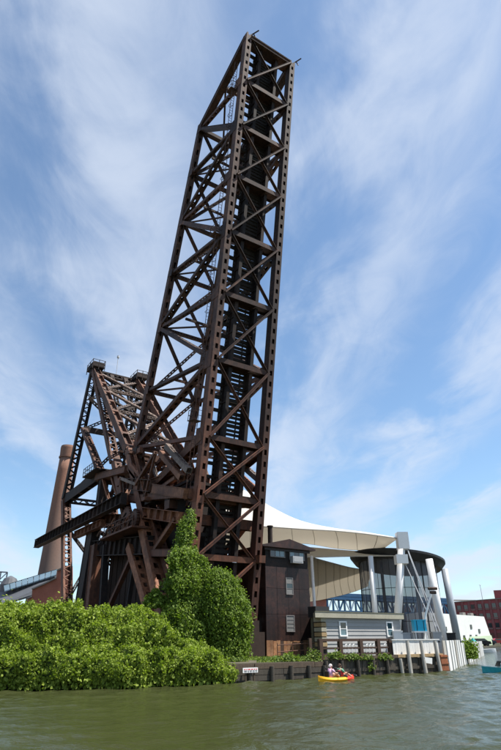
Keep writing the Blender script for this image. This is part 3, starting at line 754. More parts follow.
for x in (p[0] + .25, q[0] - .3): b = MB(); b.box(x, x + .08, -1.19, -1.10, q[2] - .5, p[2] + .02); b.build('post', 'timber', sg)
hh = p[2] - q[2]
for row, (mat, zz, th) in enumerate((('sign_red', .68, .20), ('roof_black', .40, .12), ('roof_black', .18, .10))):
    b = MB(); x = p[0] + .10
    while x < q[0] - .16:
        wl_ = random.uniform(.08, .24); b.box(x, min(x + wl_, q[0] - .08), -1.256, -1.25, q[2] + hh * (zz - th / 2), q[2] + hh * (zz + th / 2)); x += wl_ + .06
    b.build('lettering', mat, sg)

bw = empty('plank_bulkhead'); tag(bw, 'tall bulkhead of weathered upright planks below the brown and white railings', 'bulkhead')
x = 6.35
while x < 19.6:
    wd = random.uniform(.30, .40); o = random.uniform(0, .10); b = MB()
    b.box(x + .01, x + wd - .015, YQ - .16 - o, YQ - .02, -.6, 1.22 + random.uniform(-.03, .02)); b.build('plank', 'timber_wet' if random.random() < .7 else 'timber', bw); x += wd
for x, dx in ((6.4, .05), (8.0, 0), (9.7, .06), (11.4, -.05), (13.0, .04), (14.6, .10)):
    b = MB(); b.tube([(x + dx, YQ - .42, -.8), (x, YQ - .36, 1.15)], .15, 10); b.build('pile', 'timber_wet' if x < 14 else 'pile_pale', bw)
for zz, x0, x1, m in ((.35, 6.35, 19.6, 'timber_wet'), (1.23, 6.35, 14.4, 'timber')):
    b = MB(); b.box(x0, x1, YQ - .30, YQ - .262, zz, zz + .22); b.build('wale', m, bw)
b = MB(); b.box(14.42, 20.2, YQ - .34, YQ + .1, 1.24, 1.46); b.build('cap_timber', 'tan_brick', bw)
# brown post-and-rail railing
br = empty('brown_railing'); tag(br, 'brown timber post-and-rail railing on the quay before the grey building', 'railing')
for px_ in ((6.54, -0.3, 1.55)[0], (8.62, -0.3, 1.51)[0], (10.87, -0.3, 1.48)[0], (12.88, -0.3, 1.44)[0], (14.3, -0.3, 1.42)[0]):
    b = MB(); b.box(px_ - .17, px_ + .17, -.42, -.12, 1.15, 2.66); b.build('post', 'rail_brown', br)
xa, xb = (6.33, -0.3, 1.55)[0], (14.3, -0.3, 1.42)[0]
for z, h in ((2.50, .20), (1.95, .13), (1.50, .13)):
    b = MB(); b.box(xa, xb + .2, -.38, -.26, z, z + h); b.build('rail', 'rail_brown', br)
b = MB(); b.box((6.07, 0.6, 1.9)[0], xa, .5, .65, 1.15, 2.75); b.build('end_panel', 'rail_brown', br)
for i, px_ in enumerate((347, 368, 386)):
    b = MB(); c0 = (10.28, 1, 1.99) if i == 0 else ((12.7, 1, 1.96) if i == 1 else (14.88, 1, 1.94))
    for k in range(3):
        x = c0[0] + k * .42; b.tube([(x, 1.0, 1.15), (x, 1.0, 2.0), (x + .06, 1.0, 2.2), (x + .2, 1.0, 2.27), (x + .34, 1.0, 2.2), (x + .38, 1.0, 2.0), (x + .38, 1.0, 1.15)], .035, 6, False)
    tag(b.build('hoop_rack', 'white_paint'), ('white tubular hoop rack behind the railing nearest the operator house', 'white tubular hoop rack behind the middle of the brown railing', 'white tubular hoop rack behind the railing end by the white fence')[i], 'rack', 'white hoop racks')
# white panel fence along the quay
wf = empty('white_fence'); tag(wf, 'white weathered panel fence along the quay corner between leaning piles', 'fence')
fx = [(14.23, -0.55, 1.81)[0], (16.08, -0.55, 1.78)[0], (17.87, -0.55, 1.76)[0], (19.73, -0.55, 1.74)[0], 20.35]
for i in range(4):
    n = 5
    for k in range(n):
        x0 = fx[i] + .12 + (fx[i + 1] - fx[i] - .24) * k / n; x1 = fx[i] + .12 + (fx[i + 1] - fx[i] - .24) * (k + 1) / n
        b = MB(); b.box(x0 + .008, x1 - .008, -.58 - random.uniform(0, .015), -.53, 1.46, 2.55 + random.uniform(-.015, .015)); b.build('board', 'fence_white', wf)
b = MB(); b.box(fx[0], 20.4, -.66, -.50, 2.56, 2.63); b.build('top_rail', 'fence_white', wf)
for i, (p, q) in enumerate((((15.71, -1, 2.49), (15.45, -1.25, -0.01)), ((17.44, -1, 2.48), (17.31, -1.25, -0.07)), ((19.29, -1, 2.47), (19.26, -1.25, -0.05)))):
    b = MB(); b.tube([(q[0], -1.25, -.8), (q[0] - (q[0] - p[0]) * .1, -1.24, q[2]), (p[0], -1.0, p[2])], [.19, .18, .15], 10); b.build('leaning_pile', 'pile_pale', wf)
b = MB(); p, q = (17.34, -1.3, 1.23), (18.32, -1.3, 0.67); b.prism([(p[0], -1.3, p[2]), (q[0], -1.3, p[2] - .1), (q[0] - .1, -1.3, q[2]), (p[0] + .1, -1.3, q[2] + .1)], (0, .03, 0)); b.build('loose_board', 'fence_white', wf)
# rusty steel corner plate
cp = empty('corner_plate'); tag(cp, 'bright orange rusted steel box plate protecting the quay corner', 'steel plate')
b = MB(); b.box(19.65, 20.55, -1.15, -.45, -.5, 1.35); b.build('plate', 'rust_plate', cp)
for zz in (.05, .62, 1.18): b = MB(); b.box(19.60, 20.60, -1.20, -1.155, zz, zz + .1); b.build('flange', 'rust_plate', cp)
# seawall running away round the corner
sw = empty('seawall'); tag(sw, 'pale streaked steel seawall receding along the river from the quay corner', 'seawall')
path = [(20.6, -.75), (22.5, .2), (32, 6.3), (43, 13.1), (66, 28)]
for (x0, y0), (x1, y1) in zip(path, path[1:]):
    L = math.hypot(x1 - x0, y1 - y0); n = max(2, int(L / 1.1))
    for k in range(n):
        p = V(x0 + (x1 - x0) * k / n, y0 + (y1 - y0) * k / n, 0); q = V(x0 + (x1 - x0) * (k + 1) / n, y0 + (y1 - y0) * (k + 1) / n, 0)
        d = (q - p).normalized(); o = V(d.y, -d.x, 0) * (.10 if k % 2 else 0); b = MB(); zt = 2.5 if x0 < 30 else 2.2
        b.obox((p + q) / 2 + o + V(0, 0, zt / 2 - .3), d, V(d.y, -d.x, 0), V(0, 0, 1), (q - p).length - .02, .12, zt + .6); b.build('sheet_pile', 'fence_white' if k % 5 else 'pile_pale', sw)

# ------------------------------------------------------------------ grey siding building on the quay
gb = empty('grey_building'); tag(gb, 'low grey clapboard building with white windows and flat tan roof edge', 'building')
GX0, GX1, GY = (12.56, 6, 3.44)[0], (22.64, 6, 3.48)[0], 6.0
b = MB(); b.prism([(GX0, GY + .06, 1.15), (GX1, GY + .06, 1.15), (GX1 + 6, GY + 8, 1.15), (GX0 + 5.5, GY + 8, 1.15)], (0, 0, 3.35)); fix_normals(b.build('wall', 'siding', gb))
nbd = 9
for i in range(nbd):
    z0 = 1.15 + i * 3.35 / nbd; b = MB(); z1 = z0 + 3.35 / nbd
    b.quad((GX0, GY - .05, z0), (GX1, GY - .05, z0), (GX1, GY, z1), (GX0, GY, z1)); b.quad((GX0, GY - .05, z0), (GX0, GY + .05, z0), (GX1, GY + .05, z0), (GX1, GY - .05, z0))
    b.quad((GX0, GY - .05, z0), (GX0, GY, z1), (GX0, GY + .06, z1), (GX0, GY + .06, z0)); b.build('clapboard', 'siding', gb)
b = MB(); b.prism([(GX0 - 1.5, GY - .35, 4.5), (GX1 + .35, GY - .35, 4.5), (GX1 + 6.2, GY + 8.2, 4.5), (GX0 + 4.6, GY + 8.2, 4.5)], (0, 0, .48)); fix_normals(b.build('roof', 'roof_slab', gb))
b = MB(); b.box(GX0 - 1.5, GX1 + .4, GY - .38, GY - .25, 4.985, 5.06); b.build('roof_trim', 'olive_wall', gb)
for i in range(2):
    x0, x1, z0, z1 = wpx((14.3, 5.9, 4.1), (15.02, 5.9, 3.01)) if i == 0 else wpx((20.67, 5.9, 4.12), (21.35, 5.9, 2.97))
    window(gb, x0, x1, z0, z1, GY - .06, 'white_paint', ('window_sky', 'window_dark'), (1, 2), .13, .07)
for i in range(6):
    b = MB(); b.box(GX0 - .62, GX0 - .01, GY - .1, GY + 1, 2.05 + i * .42, 2.05 + i * .42 + .34); b.build('quoin', 'tan_brick' if i % 2 == 0 else 'roof_slab', gb)
sh = empty('dark_shed'); tag(sh, 'small olive shed with black flat roof beside the operator house', 'shed')
SX0, SX1 = (12.12, 8, 3.47)[0], (14.4, 8, 3.48)[0]
b = MB(); b.box(SX0 + .9, SX1 - .1, 8.0, 8.8, 1.15, 4.6); b.build('wall', 'olive_wall', sh)
b = MB(); b.box(SX0 + .7, SX1 + .2, 7.7, 8.9, 4.6, 5.6); b.build('roof', 'roof_black', sh)
p, q = (13.5, 7.9, 3.74), (13.97, 7.9, 1.72); b = MB(); b.box(p[0], q[0], 7.9, 8.0, 1.15, p[2]); b.build('door', 'door_grey', sh)
p, q = (12.65, 7.9, 4.18), (13.14, 7.9, 2.42); b = MB(); b.box(p[0], q[0], 7.92, 8.0, q[2], p[2]); b.build('shutter', 'roof_black', sh)

# ------------------------------------------------------------------ concert stage: canopies, masts, screened rotunda
def spline(rows, nu, nv):
    """Catmull-Rom surface through a grid of control points"""
    def cr(P, t):
        n = len(P) - 1; i = min(int(t * n), n - 1); f = t * n - i
        p0 = P[max(i - 1, 0)]; p1 = P[i]; p2 = P[i + 1]; p3 = P[min(i + 2, n)]
        return .5 * ((2 * p1) + (p2 - p0) * f + (2 * p0 - 5 * p1 + 4 * p2 - p3) * f * f + (3 * p1 - p0 - 3 * p2 + p3) * f ** 3)
    rows = [[Vector(p) for p in r] for r in rows]
    return [[cr([cr(r, u / nu) for r in rows], v / nv) for u in range(nu + 1)] for v in range(nv + 1)]
def canopy(name, rows, label, seam_rows=8, fold=None):
    root = empty(name); tag(root, label, 'canopy')
    nu, nv = 36, 24; g = spline(rows, nu, nv)
    def nr(v, u_):
        a = g[v][min(u_ + 1, nu)] - g[v][max(u_ - 1, 0)]; c = g[min(v + 1, nv)][u_] - g[max(v - 1, 0)][u_]; k = a.cross(c); return k.normalized() if k.length > 1e-9 else V(0, 0, 1)
    NR = [[nr(v, u_) for u_ in range(nu + 1)] for v in range(nv + 1)]
    for lay, mat, off in (('outer_skin', 'canopy_white', .06), ('inner_skin', 'canopy_tan', -.03)):
        b = MB()
        for v in range(nv):
            for u_ in range(nu): b.quad(*[g[v + i][u_ + j] + NR[v + i][u_ + j] * off for i, j in ((0, 0), (0, 1), (1, 1), (1, 0))])
        b.build(lay, mat, root, smooth=False)
    for k in range(1, seam_rows):
        u_ = int(nu * k / seam_rows); b = MB(); b.tube([g[v][u_] - NR[v][u_] * .06 for v in range(nv + 1)], .035, 4); b.build('seam', 'seam', root)
    b = MB(); b.tube([g[0][u_] for u_ in range(nu + 1)], .07, 6); b.build('edge_cable', 'canopy_white', root)
    b = MB(); b.tube([g[nv][u_] for u_ in range(nu + 1)], .06, 6); b.build('edge_cable', 'seam', root)
    return root
canopy('stage_canopy', [
    [(8.15, 20.17, 14.64), (10.74, 18.46, 14.74), (12.94, 17.02, 14.78), (16.72, 14.53, 14.47), (20.19, 12.25, 14.22), (23.25, 10.24, 13.85), (26.36, 8.19, 13.31)],
    [(13.97, 30.71, 21.63), (17.11, 28.64, 22.34), (20.72, 26.27, 19.78), (22.99, 22.38, 17.33), (24.94, 17.51, 15.69), (26.14, 13.13, 14.65), (27.14, 8.88, 13.51)],
    [(19.99, 41.11, 18.66), (23.52, 38.79, 18.16), (27.85, 35.94, 17.82), (30.77, 31.62, 17.15), (32.65, 25.61, 16.03), (31.83, 18.96, 14.93), (28.45, 10.42, 13.62)],
    [(24.01, 48.04, 16.34), (27.79, 45.55, 16.49), (32.46, 42.49, 17.13), (35.75, 37.93, 17.39), (37.32, 30.91, 15.81), (36.05, 23.37, 14.57), (30.97, 14.74, 13.46)]],
    'large white tensile stage canopy with tan underside peaking beside the raised span', 9)
canopy('edge_canopy', [
    [(18.36, 18.84, 11.87), (21.27, 16.93, 11.85), (23.74, 14.71, 11.85), (26.17, 12.51, 11.81), (28.77, 10.2, 11.78)],
    [(22.04, 23.6, 14.08), (24.89, 21.13, 13.69), (27.23, 18.4, 13.23), (28.76, 15, 12.72), (29.95, 11.22, 12.24)],
    [(24.76, 27.2, 14.34), (27.46, 24.23, 13.83), (29.96, 21.39, 13.47), (30.92, 17.17, 12.92), (31.09, 12.27, 12.33)]],
    'narrow white fabric strip stretched level from the operator house to the mast', 6)
canopy('lower_canopy', [
    [(22.83, 22.48, 13.09), (25.24, 22.1, 12.5), (27.92, 21.53, 11.96), (30.63, 20.95, 11.48), (33.53, 20.24, 11.25)],
    [(26.49, 27.26, 12.12), (29.03, 26.78, 11.67), (31.86, 26.12, 11.35), (34.74, 25.43, 11.16), (37.74, 24.65, 11.11)],
    [(32.32, 35.39, 10.25), (34.71, 33.82, 10.24), (37.11, 32.24, 10.45), (39.52, 30.66, 10.66), (41.81, 29.16, 10.95)],
    [(38.41, 44.55, 8.37), (41.36, 42.61, 8.68), (43.97, 39.7, 9.33), (45.97, 37.19, 10.05), (46.64, 34.36, 10.77)]],
    'lower tan stage canopy sagging between the canopy pole and the round stage', 10)
def post(name, label, p, q, r, mat, cat='mast', group=None, parts=()):
    root = empty(name); tag(root, label, cat, group); p, q = Vector(p), Vector(q); q = p + (q - p) * ((p.z - 1.1) / (p.z - q.z))
    b = MB(); b.tube([p, q], r if not isinstance(r, tuple) else list(r), 16); b.build('shaft', mat, root, smooth=True)
    b = MB(); b.box(q.x - .8, q.x + .8, q.y - .8, q.y + .8, 1.1, 1.45); b.build('footing', 'concrete', root)
    return root
post('canopy_pole', 'slim white pole holding up the lower canopy beside the operator house', (20.28, 16.98, 11.91), (20.32, 16.95, 6.21), .18, 'pillar_white')
mast = post('stage_mast', 'tallest white mast with block head where the large canopy ends', (26.79, 7.91, 13.6), (25.22, 8.95, 3.13), .42, 'pillar_white')
for (p, hx, hz) in (((26.76, 7.94, 13.03), .62, .95), ((26.41, 8.16, 10.94), .66, .50)):
    b = MB(); b.obox((p[0], p[1], p[2]), V(math.cos(HEAD), -math.sin(HEAD), 0), V(math.sin(HEAD), math.cos(HEAD), 0), V(0, 0, 1), hx * 2, hx * 2, hz * 2); b.build('head_block', 'pillar_white', mast)
for (p, q) in (((27, 7.78, 12.8), (27.82, 5.44, 2.81)), ((27.04, 7.75, 12.68), (28.09, 5.27, 2.81)), ((26.65, 8.01, 10.89), (27.05, 5.95, 5.27))):
    b = MB(); b.tube([p, q], .055, 6); b.build('stay_cable', 'cable', mast)
post('stage_pillar', 'thin white leaning pillar at the left edge of the round stage', (24.2, 10.81, 11.48), (24.08, 10.89, 2.95), .30, 'pillar_white', 'pillar', 'leaning stage pillars')
p3 = post('stage_pillar', 'thick white leaning pillar with lamp bracket in front of the dark screen', (29.14, 6.37, 10.98), (29.43, 6.18, 2.71), (.40, .46), 'pillar_white', 'pillar', 'leaning stage pillars')
post('stage_pillar', 'grey leaning pillar at the right end of the round stage roof', (35.48, 9.38, 10.53), (35.68, 9.25, 2.71), .42, 'pillar_grey', 'pillar', 'leaning stage pillars')
b = MB(); p = (27.68, 5.89, 7.69); q = (28.52, 5.34, 7.69); b.tube([p, q], .16, 8); p = (27.81, 5.81, 7.27); q = (28.37, 5.44, 7.27); b.tube([p, q], .16, 8); b.build('lamp_bracket', 'steel_black', p3)
ro = empty('stage_rotunda'); tag(ro, 'round stage enclosure with dark see-through screens and black flat roof', 'stage')
SCX, SCY, SR = 32.4, 14.3, 6.0
zr = lambda x: 11.75 - .13 * (x - SCX)
b = MB(); N = 48
top = [(SCX + SR * math.cos(2 * math.pi * i / N), SCY + SR * math.sin(2 * math.pi * i / N)) for i in range(N)]
for i in range(N):
    (x0, y0), (x1, y1) = top[i], top[(i + 1) % N]; k = .90
    a0, a1 = (SCX + (x0 - SCX) * k, SCY + (y0 - SCY) * k), (SCX + (x1 - SCX) * k, SCY + (y1 - SCY) * k)
    b.quad((x0, y0, zr(x0)), (x1, y1, zr(x1)), (x1, y1, zr(x1) + .28), (x0, y0, zr(x0) + .28))
    b.quad((x0, y0, zr(x0) + .28), (x1, y1, zr(x1) + .28), (SCX, SCY, zr(SCX) + .7))
    b.quad((x1, y1, zr(x1)), (x0, y0, zr(x0)), (*a0, zr(a0[0]) - .75), (*a1, zr(a1[0]) - .75)); b.quad((*a1, zr(a1[0]) - .75), (*a0, zr(a0[0]) - .75), (SCX, SCY, zr(SCX) - .75))
b.build('roof', 'roof_black', ro)
NP = 16
for i in range(NP):
    a0, a1 = R(145 + 150 * i / NP), R(145 + 150 * (i + 1) / NP); r = SR * .82; b = MB()
    P = [(SCX + r * math.cos(a), SCY + r * math.sin(a)) for a in (a0, a1)]
    zt0, zt1 = zr(P[0][0]) - .75, zr(P[1][0]) - .75
    b.quad((*P[0], 1.5), (*P[1], 1.5), (*P[1], zt1), (*P[0], zt0)); b.build('screen', 'stage_mesh', ro)
    m = MB(); m.tube([(*P[0], 1.2), (*P[0], zt0)], .03 if i % 4 else .09, 6); m.build('mullion', 'roof_black', ro)
    for zz in (4.5, 8.2):
        m = MB(); m.bar((*P[0], zz), (*P[1], zz), .06, .08, ref=(0, 0, 1)); m.build('transom', 'roof_black', ro)
b = MB(); b.tube([(SCX, SCY, .9), (SCX, SCY, 1.5)], SR * .9, 40); b.build('floor', 'concrete', ro)
for i in range(3):
    x = SCX - 4 + i * 3.0; b = MB(); b.tube([(x, SCY - 1, 1.5), (x, SCY - 1, zr(x) - .8)], .2, 10); b.build('inner_column', 'pillar_grey', ro)
# blue covered crate on a white trolley and clutter by the fence
tr = empty('trolley'); tag(tr, 'white tubular trolley carrying a blue covered crate near the white fence', 'trolley')
c = (23.03, 3.8, 3.18); e = V(math.cos(HEAD), -math.sin(HEAD), 0); f_ = V(math.sin(HEAD), math.cos(HEAD), 0)
for sx in (-.55, .55):
    for sy in (-.4, .4):
        p = V(*c) + e * sx + f_ * sy; b = MB(); b.tube([(p.x, p.y, 1.12), (p.x, p.y, c[2] + .1)], .05, 6); b.build('leg', 'white_paint', tr)
b = MB(); b.obox(V(*c) + V(0, 0, .1), e, f_, V(0, 0, 1), 1.4, 1.0, .12); b.build('shelf', 'white_paint', tr)
bc = empty('blue_crate'); tag(bc, 'bright blue tarp-covered crate on the white trolley', 'crate')
b = MB(); P = V(*c) + V(0, 0, .17); q = [P + e * sx * .62 + f_ * sy * .45 for sx, sy in ((-1, -1), (1, -1), (1, 1), (-1, 1))]
b.prism(q, (0, 0, .95)); fix_normals(b.build('cover', 'cyan_tarp', bc))
b = MB(); b.obox(P + V(0, 0, 1.0), e, f_, V(0, 0, 1), 1.32, .98, .08); b.build('lid', 'cyan_tarp', bc)
for s_ in (-.35, .35): b = MB(); b.obox(P + e * s_ - f_ * .47 + V(0, 0, .5), e, f_, V(0, 0, 1), .05, .03, .95); b.build('strap', 'rubber', bc)
bo = empty('boom_pole'); tag(bo, 'slender bent white boom pole rising beside the blue crate', 'pole')
b = MB(); b.tube([(24.16, 4.26, 2.54), (24.48, 4.05, 4.77), (24.83, 3.82, 5.83), (25.22, 3.56, 6.89)], .11, 8); b.build('tube', 'pillar_white', bo); p = (24.16, 4.26, 2.54); b = MB(); b.box(p[0] - .4, p[0] + .4, p[1] - .4, p[1] + .4, 1.12, 2.6); b.build('base', 'white_paint', bo)
for i, (px_, lab, m) in enumerate((((21.48, 5.42, 3.28), 'white upright equipment case behind the white fence by the mast', 'white_paint'), ((22.14, 4.99, 3.1), 'grey equipment case behind the white fence by the mast', 'pillar_grey'), ((26.39, 4.59, 3.19), 'grey equipment case beside the thick white pillar foot', 'door_grey'), ((30.08, 5.75, 3.11), 'dark equipment case at the grey pillar foot', 'rubber'))):
    k = empty('equipment_case'); tag(k, lab, 'case', 'stage equipment cases'); P = V(px_[0], px_[1], 1.12); hgt = px_[2] - 1.1
    b = MB(); b.obox(P + V(0, 0, hgt / 2), e, f_, V(0, 0, 1), .9, .8, hgt); b.build('body', m, k)
    b = MB(); b.obox(P + V(0, 0, hgt + .05), e, f_, V(0, 0, 1), .98, .88, .1); b.build('lid', m, k)
    b = MB(); b.obox(P - f_ * .43 + V(0, 0, hgt * .6), e, f_, V(0, 0, 1), .35, .06, .1); b.build('handle', 'rubber', k)
# ------------------------------------------------------------------ background
def brick_uv(o, sc=1.0):
    """box-projected UVs in metres so that courses run level"""
    me = o.data; uv = me.uv_layers.new(name='UVMap')
    for p in me.polygons:
        n = p.normal; h = Vector((-n.y, n.x, 0)); h = h.normalized() if h.length > 1e-3 else Vector((1, 0, 0))
        for li in p.loop_indices:
            c = me.vertices[me.loops[li].vertex_index].co; uv.data[li].uv = (c.dot(h) * sc, c.z * sc)
    return o
ch = empty('mill_chimney'); tag(ch, 'tall tapering brick factory chimney behind the bridge tower', 'chimney')
cx, cy = 8.75, 96.35
b = MB(); zs = [1.1, 10, 20, 30, 40, 43.3]; b.tube([(cx, cy, z) for z in zs], [2.72 - (z - 10) * .030 for z in zs], 32); b.build('shaft', 'brick_stack', ch, smooth=True)
b = MB(); b.tube([(cx, cy, z) for z in (43.3, 43.6, 43.6, 45.9, 46.4)], [1.95, 1.98, 1.78, 1.86, 1.75], 32); b.build('cap', 'brick_stack', ch)
b = MB(); b.box(cx - 3.6, cx + 3.2, cy - 3.2, cy + 3.2, 1.1, 15.2); b.build('base', 'brick_stack', ch)
mill = empty('brick_mill'); tag(mill, 'red brick mill with stepped gable and long skylight roof left of the tower', 'building')
gp = [(-0.08, 72.25, 7.22), (-0.4, 72.46, 9.36), (0.2, 72.07, 9.69), (0.08, 72.15, 10.95), (1.75, 71.05, 11.79), (3.45, 69.93, 12.81), (3.46, 69.92, 14.1), (4.73, 69.09, 14.79), (5.66, 68.48, 14.79), (6.55, 67.89, 7.18)]
b = MB(); b.prism(gp, (.3, .5, 0)); brick_uv(fix_normals(b.build('gable_wall', 'brick_red', mill)))
for p0, p1 in zip(gp[1:8], gp[2:9]):
    if abs(p0[0] - p1[0]) < .3 and abs(p0[2] - p1[2]) > .5: continue
    b = MB(); b.bar((p0[0], p0[1] - .06, p0[2] + .08), (p1[0], p1[1] - .06, p1[2] + .08), .7, .22, ref=(.5, .85, 0)); b.build('coping', 'concrete', mill)
rf = [(-4.9, 77.82, 8.5), (0.79, 74.07, 11.37), (5.58, 76.91, 15.14), (6.86, 83.25, 15.65), (-2.1, 89.13, 12.39), (-3.62, 90.14, 11.35)]
def slab(name, P, th, mat):
    b = MB(); b.prism(P, (0, 0, -th)); return fix_normals(b.build(name, mat, mill))
slab('roof', [(-5.24, 77.44, 8.14), (0.38, 73.74, 10.13), (4.39, 72.91, 13.18), (6.9, 83.22, 15.32), (-2.08, 89.12, 12.29), (-3.66, 90.16, 11.54)], .35, 'mill_roof')
A0, A1, B1, B0 = (-2.92, 81.3, 10.74), (5, 76.09, 13.66), (6.36, 81.18, 15.2), (-2.29, 86.87, 12.13)
npn = 9
for i in range(npn):
    t0, t1 = (i + .06) / npn, (i + .94) / npn
    P = [Vector(A0).lerp(Vector(A1), t0), Vector(A0).lerp(Vector(A1), t1), Vector(B0).lerp(Vector(B1), t1), Vector(B0).lerp(Vector(B1), t0)]
    b = MB(); b.prism([p + V(0, 0, .45) for p in P], (0, 0, -.2)); fix_normals(b.build('skylight_pane', 'skylight', mill))
b = MB(); b.bar(Vector(B0) + V(0, .2, .35), Vector(B1) + V(0, .2, .35), .6, .3, ref=(0, 1, 0)); b.build('ridge', 'mill_roof', mill)
b = MB(); b.box(-14, 6, 76.5, 95, 1.1, 8); brick_uv(b.build('wall', 'brick_red', mill))
p = (-0.91, 88.36, 11.9); b = MB(); b.tube([(p[0], p[1], p[2] - 3), (p[0], p[1], p[2] + 1.0), (p[0], p[1], p[2] + 2.2), (p[0], p[1], p[2] + 2.7)], [1.8, 1.8, 1.2, .2], 14); b.build('roof_vent', 'mill_roof', mill)
hf = empty('hopper_frame'); tag(hf, 'small distant steel hopper frame at the far left edge', 'frame')
p = (-1.48, 97.1, 16.13); q = (-0.15, 96.23, 12.45)
for x in (p[0] - 2, p[0], q[0]): b = MB(); b.bar((x, p[1], 1.1), (x, p[1], p[2]), .25, .25); b.build('post', 'viaduct', hf)
for z in (p[2], p[2] - 2): b = MB(); b.bar((p[0] - 2, p[1], z), (q[0], p[1], z), .25, .25, ref=(0, 0, 1)); b.build('beam', 'viaduct', hf)
b = MB(); b.bar((p[0] - 2, p[1], p[2] - 4), (q[0], p[1], p[2]), .2, .2, ref=(0, 1, 0)); b.build('brace', 'viaduct', hf)

# brick pier beside the pole and the blue truss bridge behind the stage
bp = empty('brick_pier'); tag(bp, 'small red brick building end behind the canopy pole and shed', 'building')
p = (52.07, 55.92, 10.23); q = (54.3, 54.45, 10.22); b = MB(); b.prism([(p[0], p[1], 1.1), (q[0], q[1], 1.1), (q[0], q[1], q[2]), (p[0], p[1], p[2])], (3, 5, 0)); brick_uv(fix_normals(b.build('wall', 'brick_red', bp)))
b = MB(); b.bar((p[0], p[1] - .2, p[2]), (q[0], q[1] - .2, q[2]), .6, .4, ref=(0, 1, 0)); b.build('coping', 'concrete', bp)
tb_ = empty('blue_truss_bridge'); tag(tb_, 'distant blue painted steel truss bridge seen behind the stage', 'bridge')
P0, P1 = V(*(82.66, 89.66, 9.16)), V(*(138.29, 88.99, 10.44))
P0.z = P1.z = 9.6; HT = 3.6
n = 26
for off in (0, 1):
    o = V(1.5, 3.2, 0) * off
    for zz, th in ((0, .7), (HT, .8)):
        b = MB(); b.bar(P0 + o + V(0, 0, zz), P1 + o + V(0, 0, zz), .7, th, ref=(.6, .8, 0)); b.build('chord', 'blue_paint', tb_)
    if off == 0:
        for i in range(n + 1):
            a = P0.lerp(P1, i / n); b = MB(); b.bar(a, a + V(0, 0, HT), .42, .42); b.build('vertical', 'blue_paint', tb_)
            if i < n:
                c2 = P0.lerp(P1, (i + 1) / n); b = MB(); q0, q1 = (a, c2 + V(0, 0, HT)) if i % 2 else (a + V(0, 0, HT), c2); b.bar(q0, q1, .34, .34); b.build('diagonal', 'blue_pale' if i % 3 else 'blue_paint', tb_)
b = MB(); b.bar(P0 + V(.8, 1.6, HT + .9), P1 + V(.8, 1.6, HT + .9), 4, .9, ref=(.6, .8, 0)); b.build('deck', 'blue_paint', tb_)
for t in (.02, .5, .98):
    a = P0.lerp(P1, t); b = MB(); b.box(a.x - 1, a.x + 1, a.y - .5, a.y + 2.6, 1.1, 9.3); b.build('pier', 'concrete', tb_)

via = empty('viaduct'); tag(via, 'distant dark viaduct deck above the white and red buildings', 'viaduct')
P0, P1 = V(*(240.56, 201.27, 21.65)), V(*(381.69, 198.25, 24.32))
b = MB(); b.bar(P0, P1, 9, .9, ref=(.6, -.8, 0)); b.build('deck', 'viaduct', via)
b = MB(); b.bar(P0 + V(-2, -4, 1.3), P1 + V(-2, -4, 1.3), .2, .8, ref=(.6, -.8, 0)); b.build('parapet', 'concrete', via)
for i in range(5):
    a = P0.lerp(P1, (i + .5) / 5); b = MB(); b.box(a.x - 1.2, a.x + 1.2, a.y - 1.2, a.y + 1.2, 1.1, a.z - .8); b.build('pier', 'viaduct', via)
for i, (p, q) in enumerate((((251.29, 176.27, 25.15), (180.21, 121.28, 15.1)), ((274.56, 172.94, 30.66), (213.23, 129.49, 15.46)))):
    k = empty('light_mast'); tag(k, ('shorter thin light mast rising above the viaduct', 'taller thin light mast rising above the red warehouse')[i], 'light mast', 'masts on the viaduct'); b = MB(); b.tube([(p[0], p[1], 1.1), (p[0], p[1], p[2])], [.30, .13], 6); b.build('pole', 'cable', k)
    b = MB(); b.tube([(p[0] - .8, p[1], p[2]), (p[0] + .8, p[1], p[2])], .15, 6); b.build('lamp_arm', 'cable', k)

wh = empty('red_warehouse'); tag(wh, 'long dark red brick warehouse with rows of windows on far bank', 'building')
C0, C1 = V(*(200.14, 173.99, 16.15)), V(*(228.06, 110.16, 21.17)); C0.z, C1.z = 17.0, 19.8; C1b = C1.copy()
d = (V(C1.x, C1.y, 0) - V(C0.x, C0.y, 0)); LW = d.length; d.normalize(); nrm = V(d.y, -d.x, 0)
if nrm.dot(V(-24.4, -37.4, 0) - V(C0.x, C0.y, 0)) < 0: nrm = -nrm
b = MB(); b.prism([(C0.x, C0.y, 1.1), (C1.x, C1.y, 1.1), (C1.x, C1.y, C1.z), (C0.x, C0.y, C0.z)], tuple(-nrm * 20)); brick_uv(fix_normals(b.build('wall', 'brick_warehouse', wh)), .6)
for k, zz in enumerate((1.0, .80, .58, .36)):
    b = MB(); b.bar(V(C0.x, C0.y, C0.z * zz) + nrm * .3, V(C1.x, C1.y, C1.z * zz) + nrm * .3, .35, .35, ref=nrm); b.build('string_course', 'concrete' if k == 0 else 'brick_warehouse', wh)
nc = 22
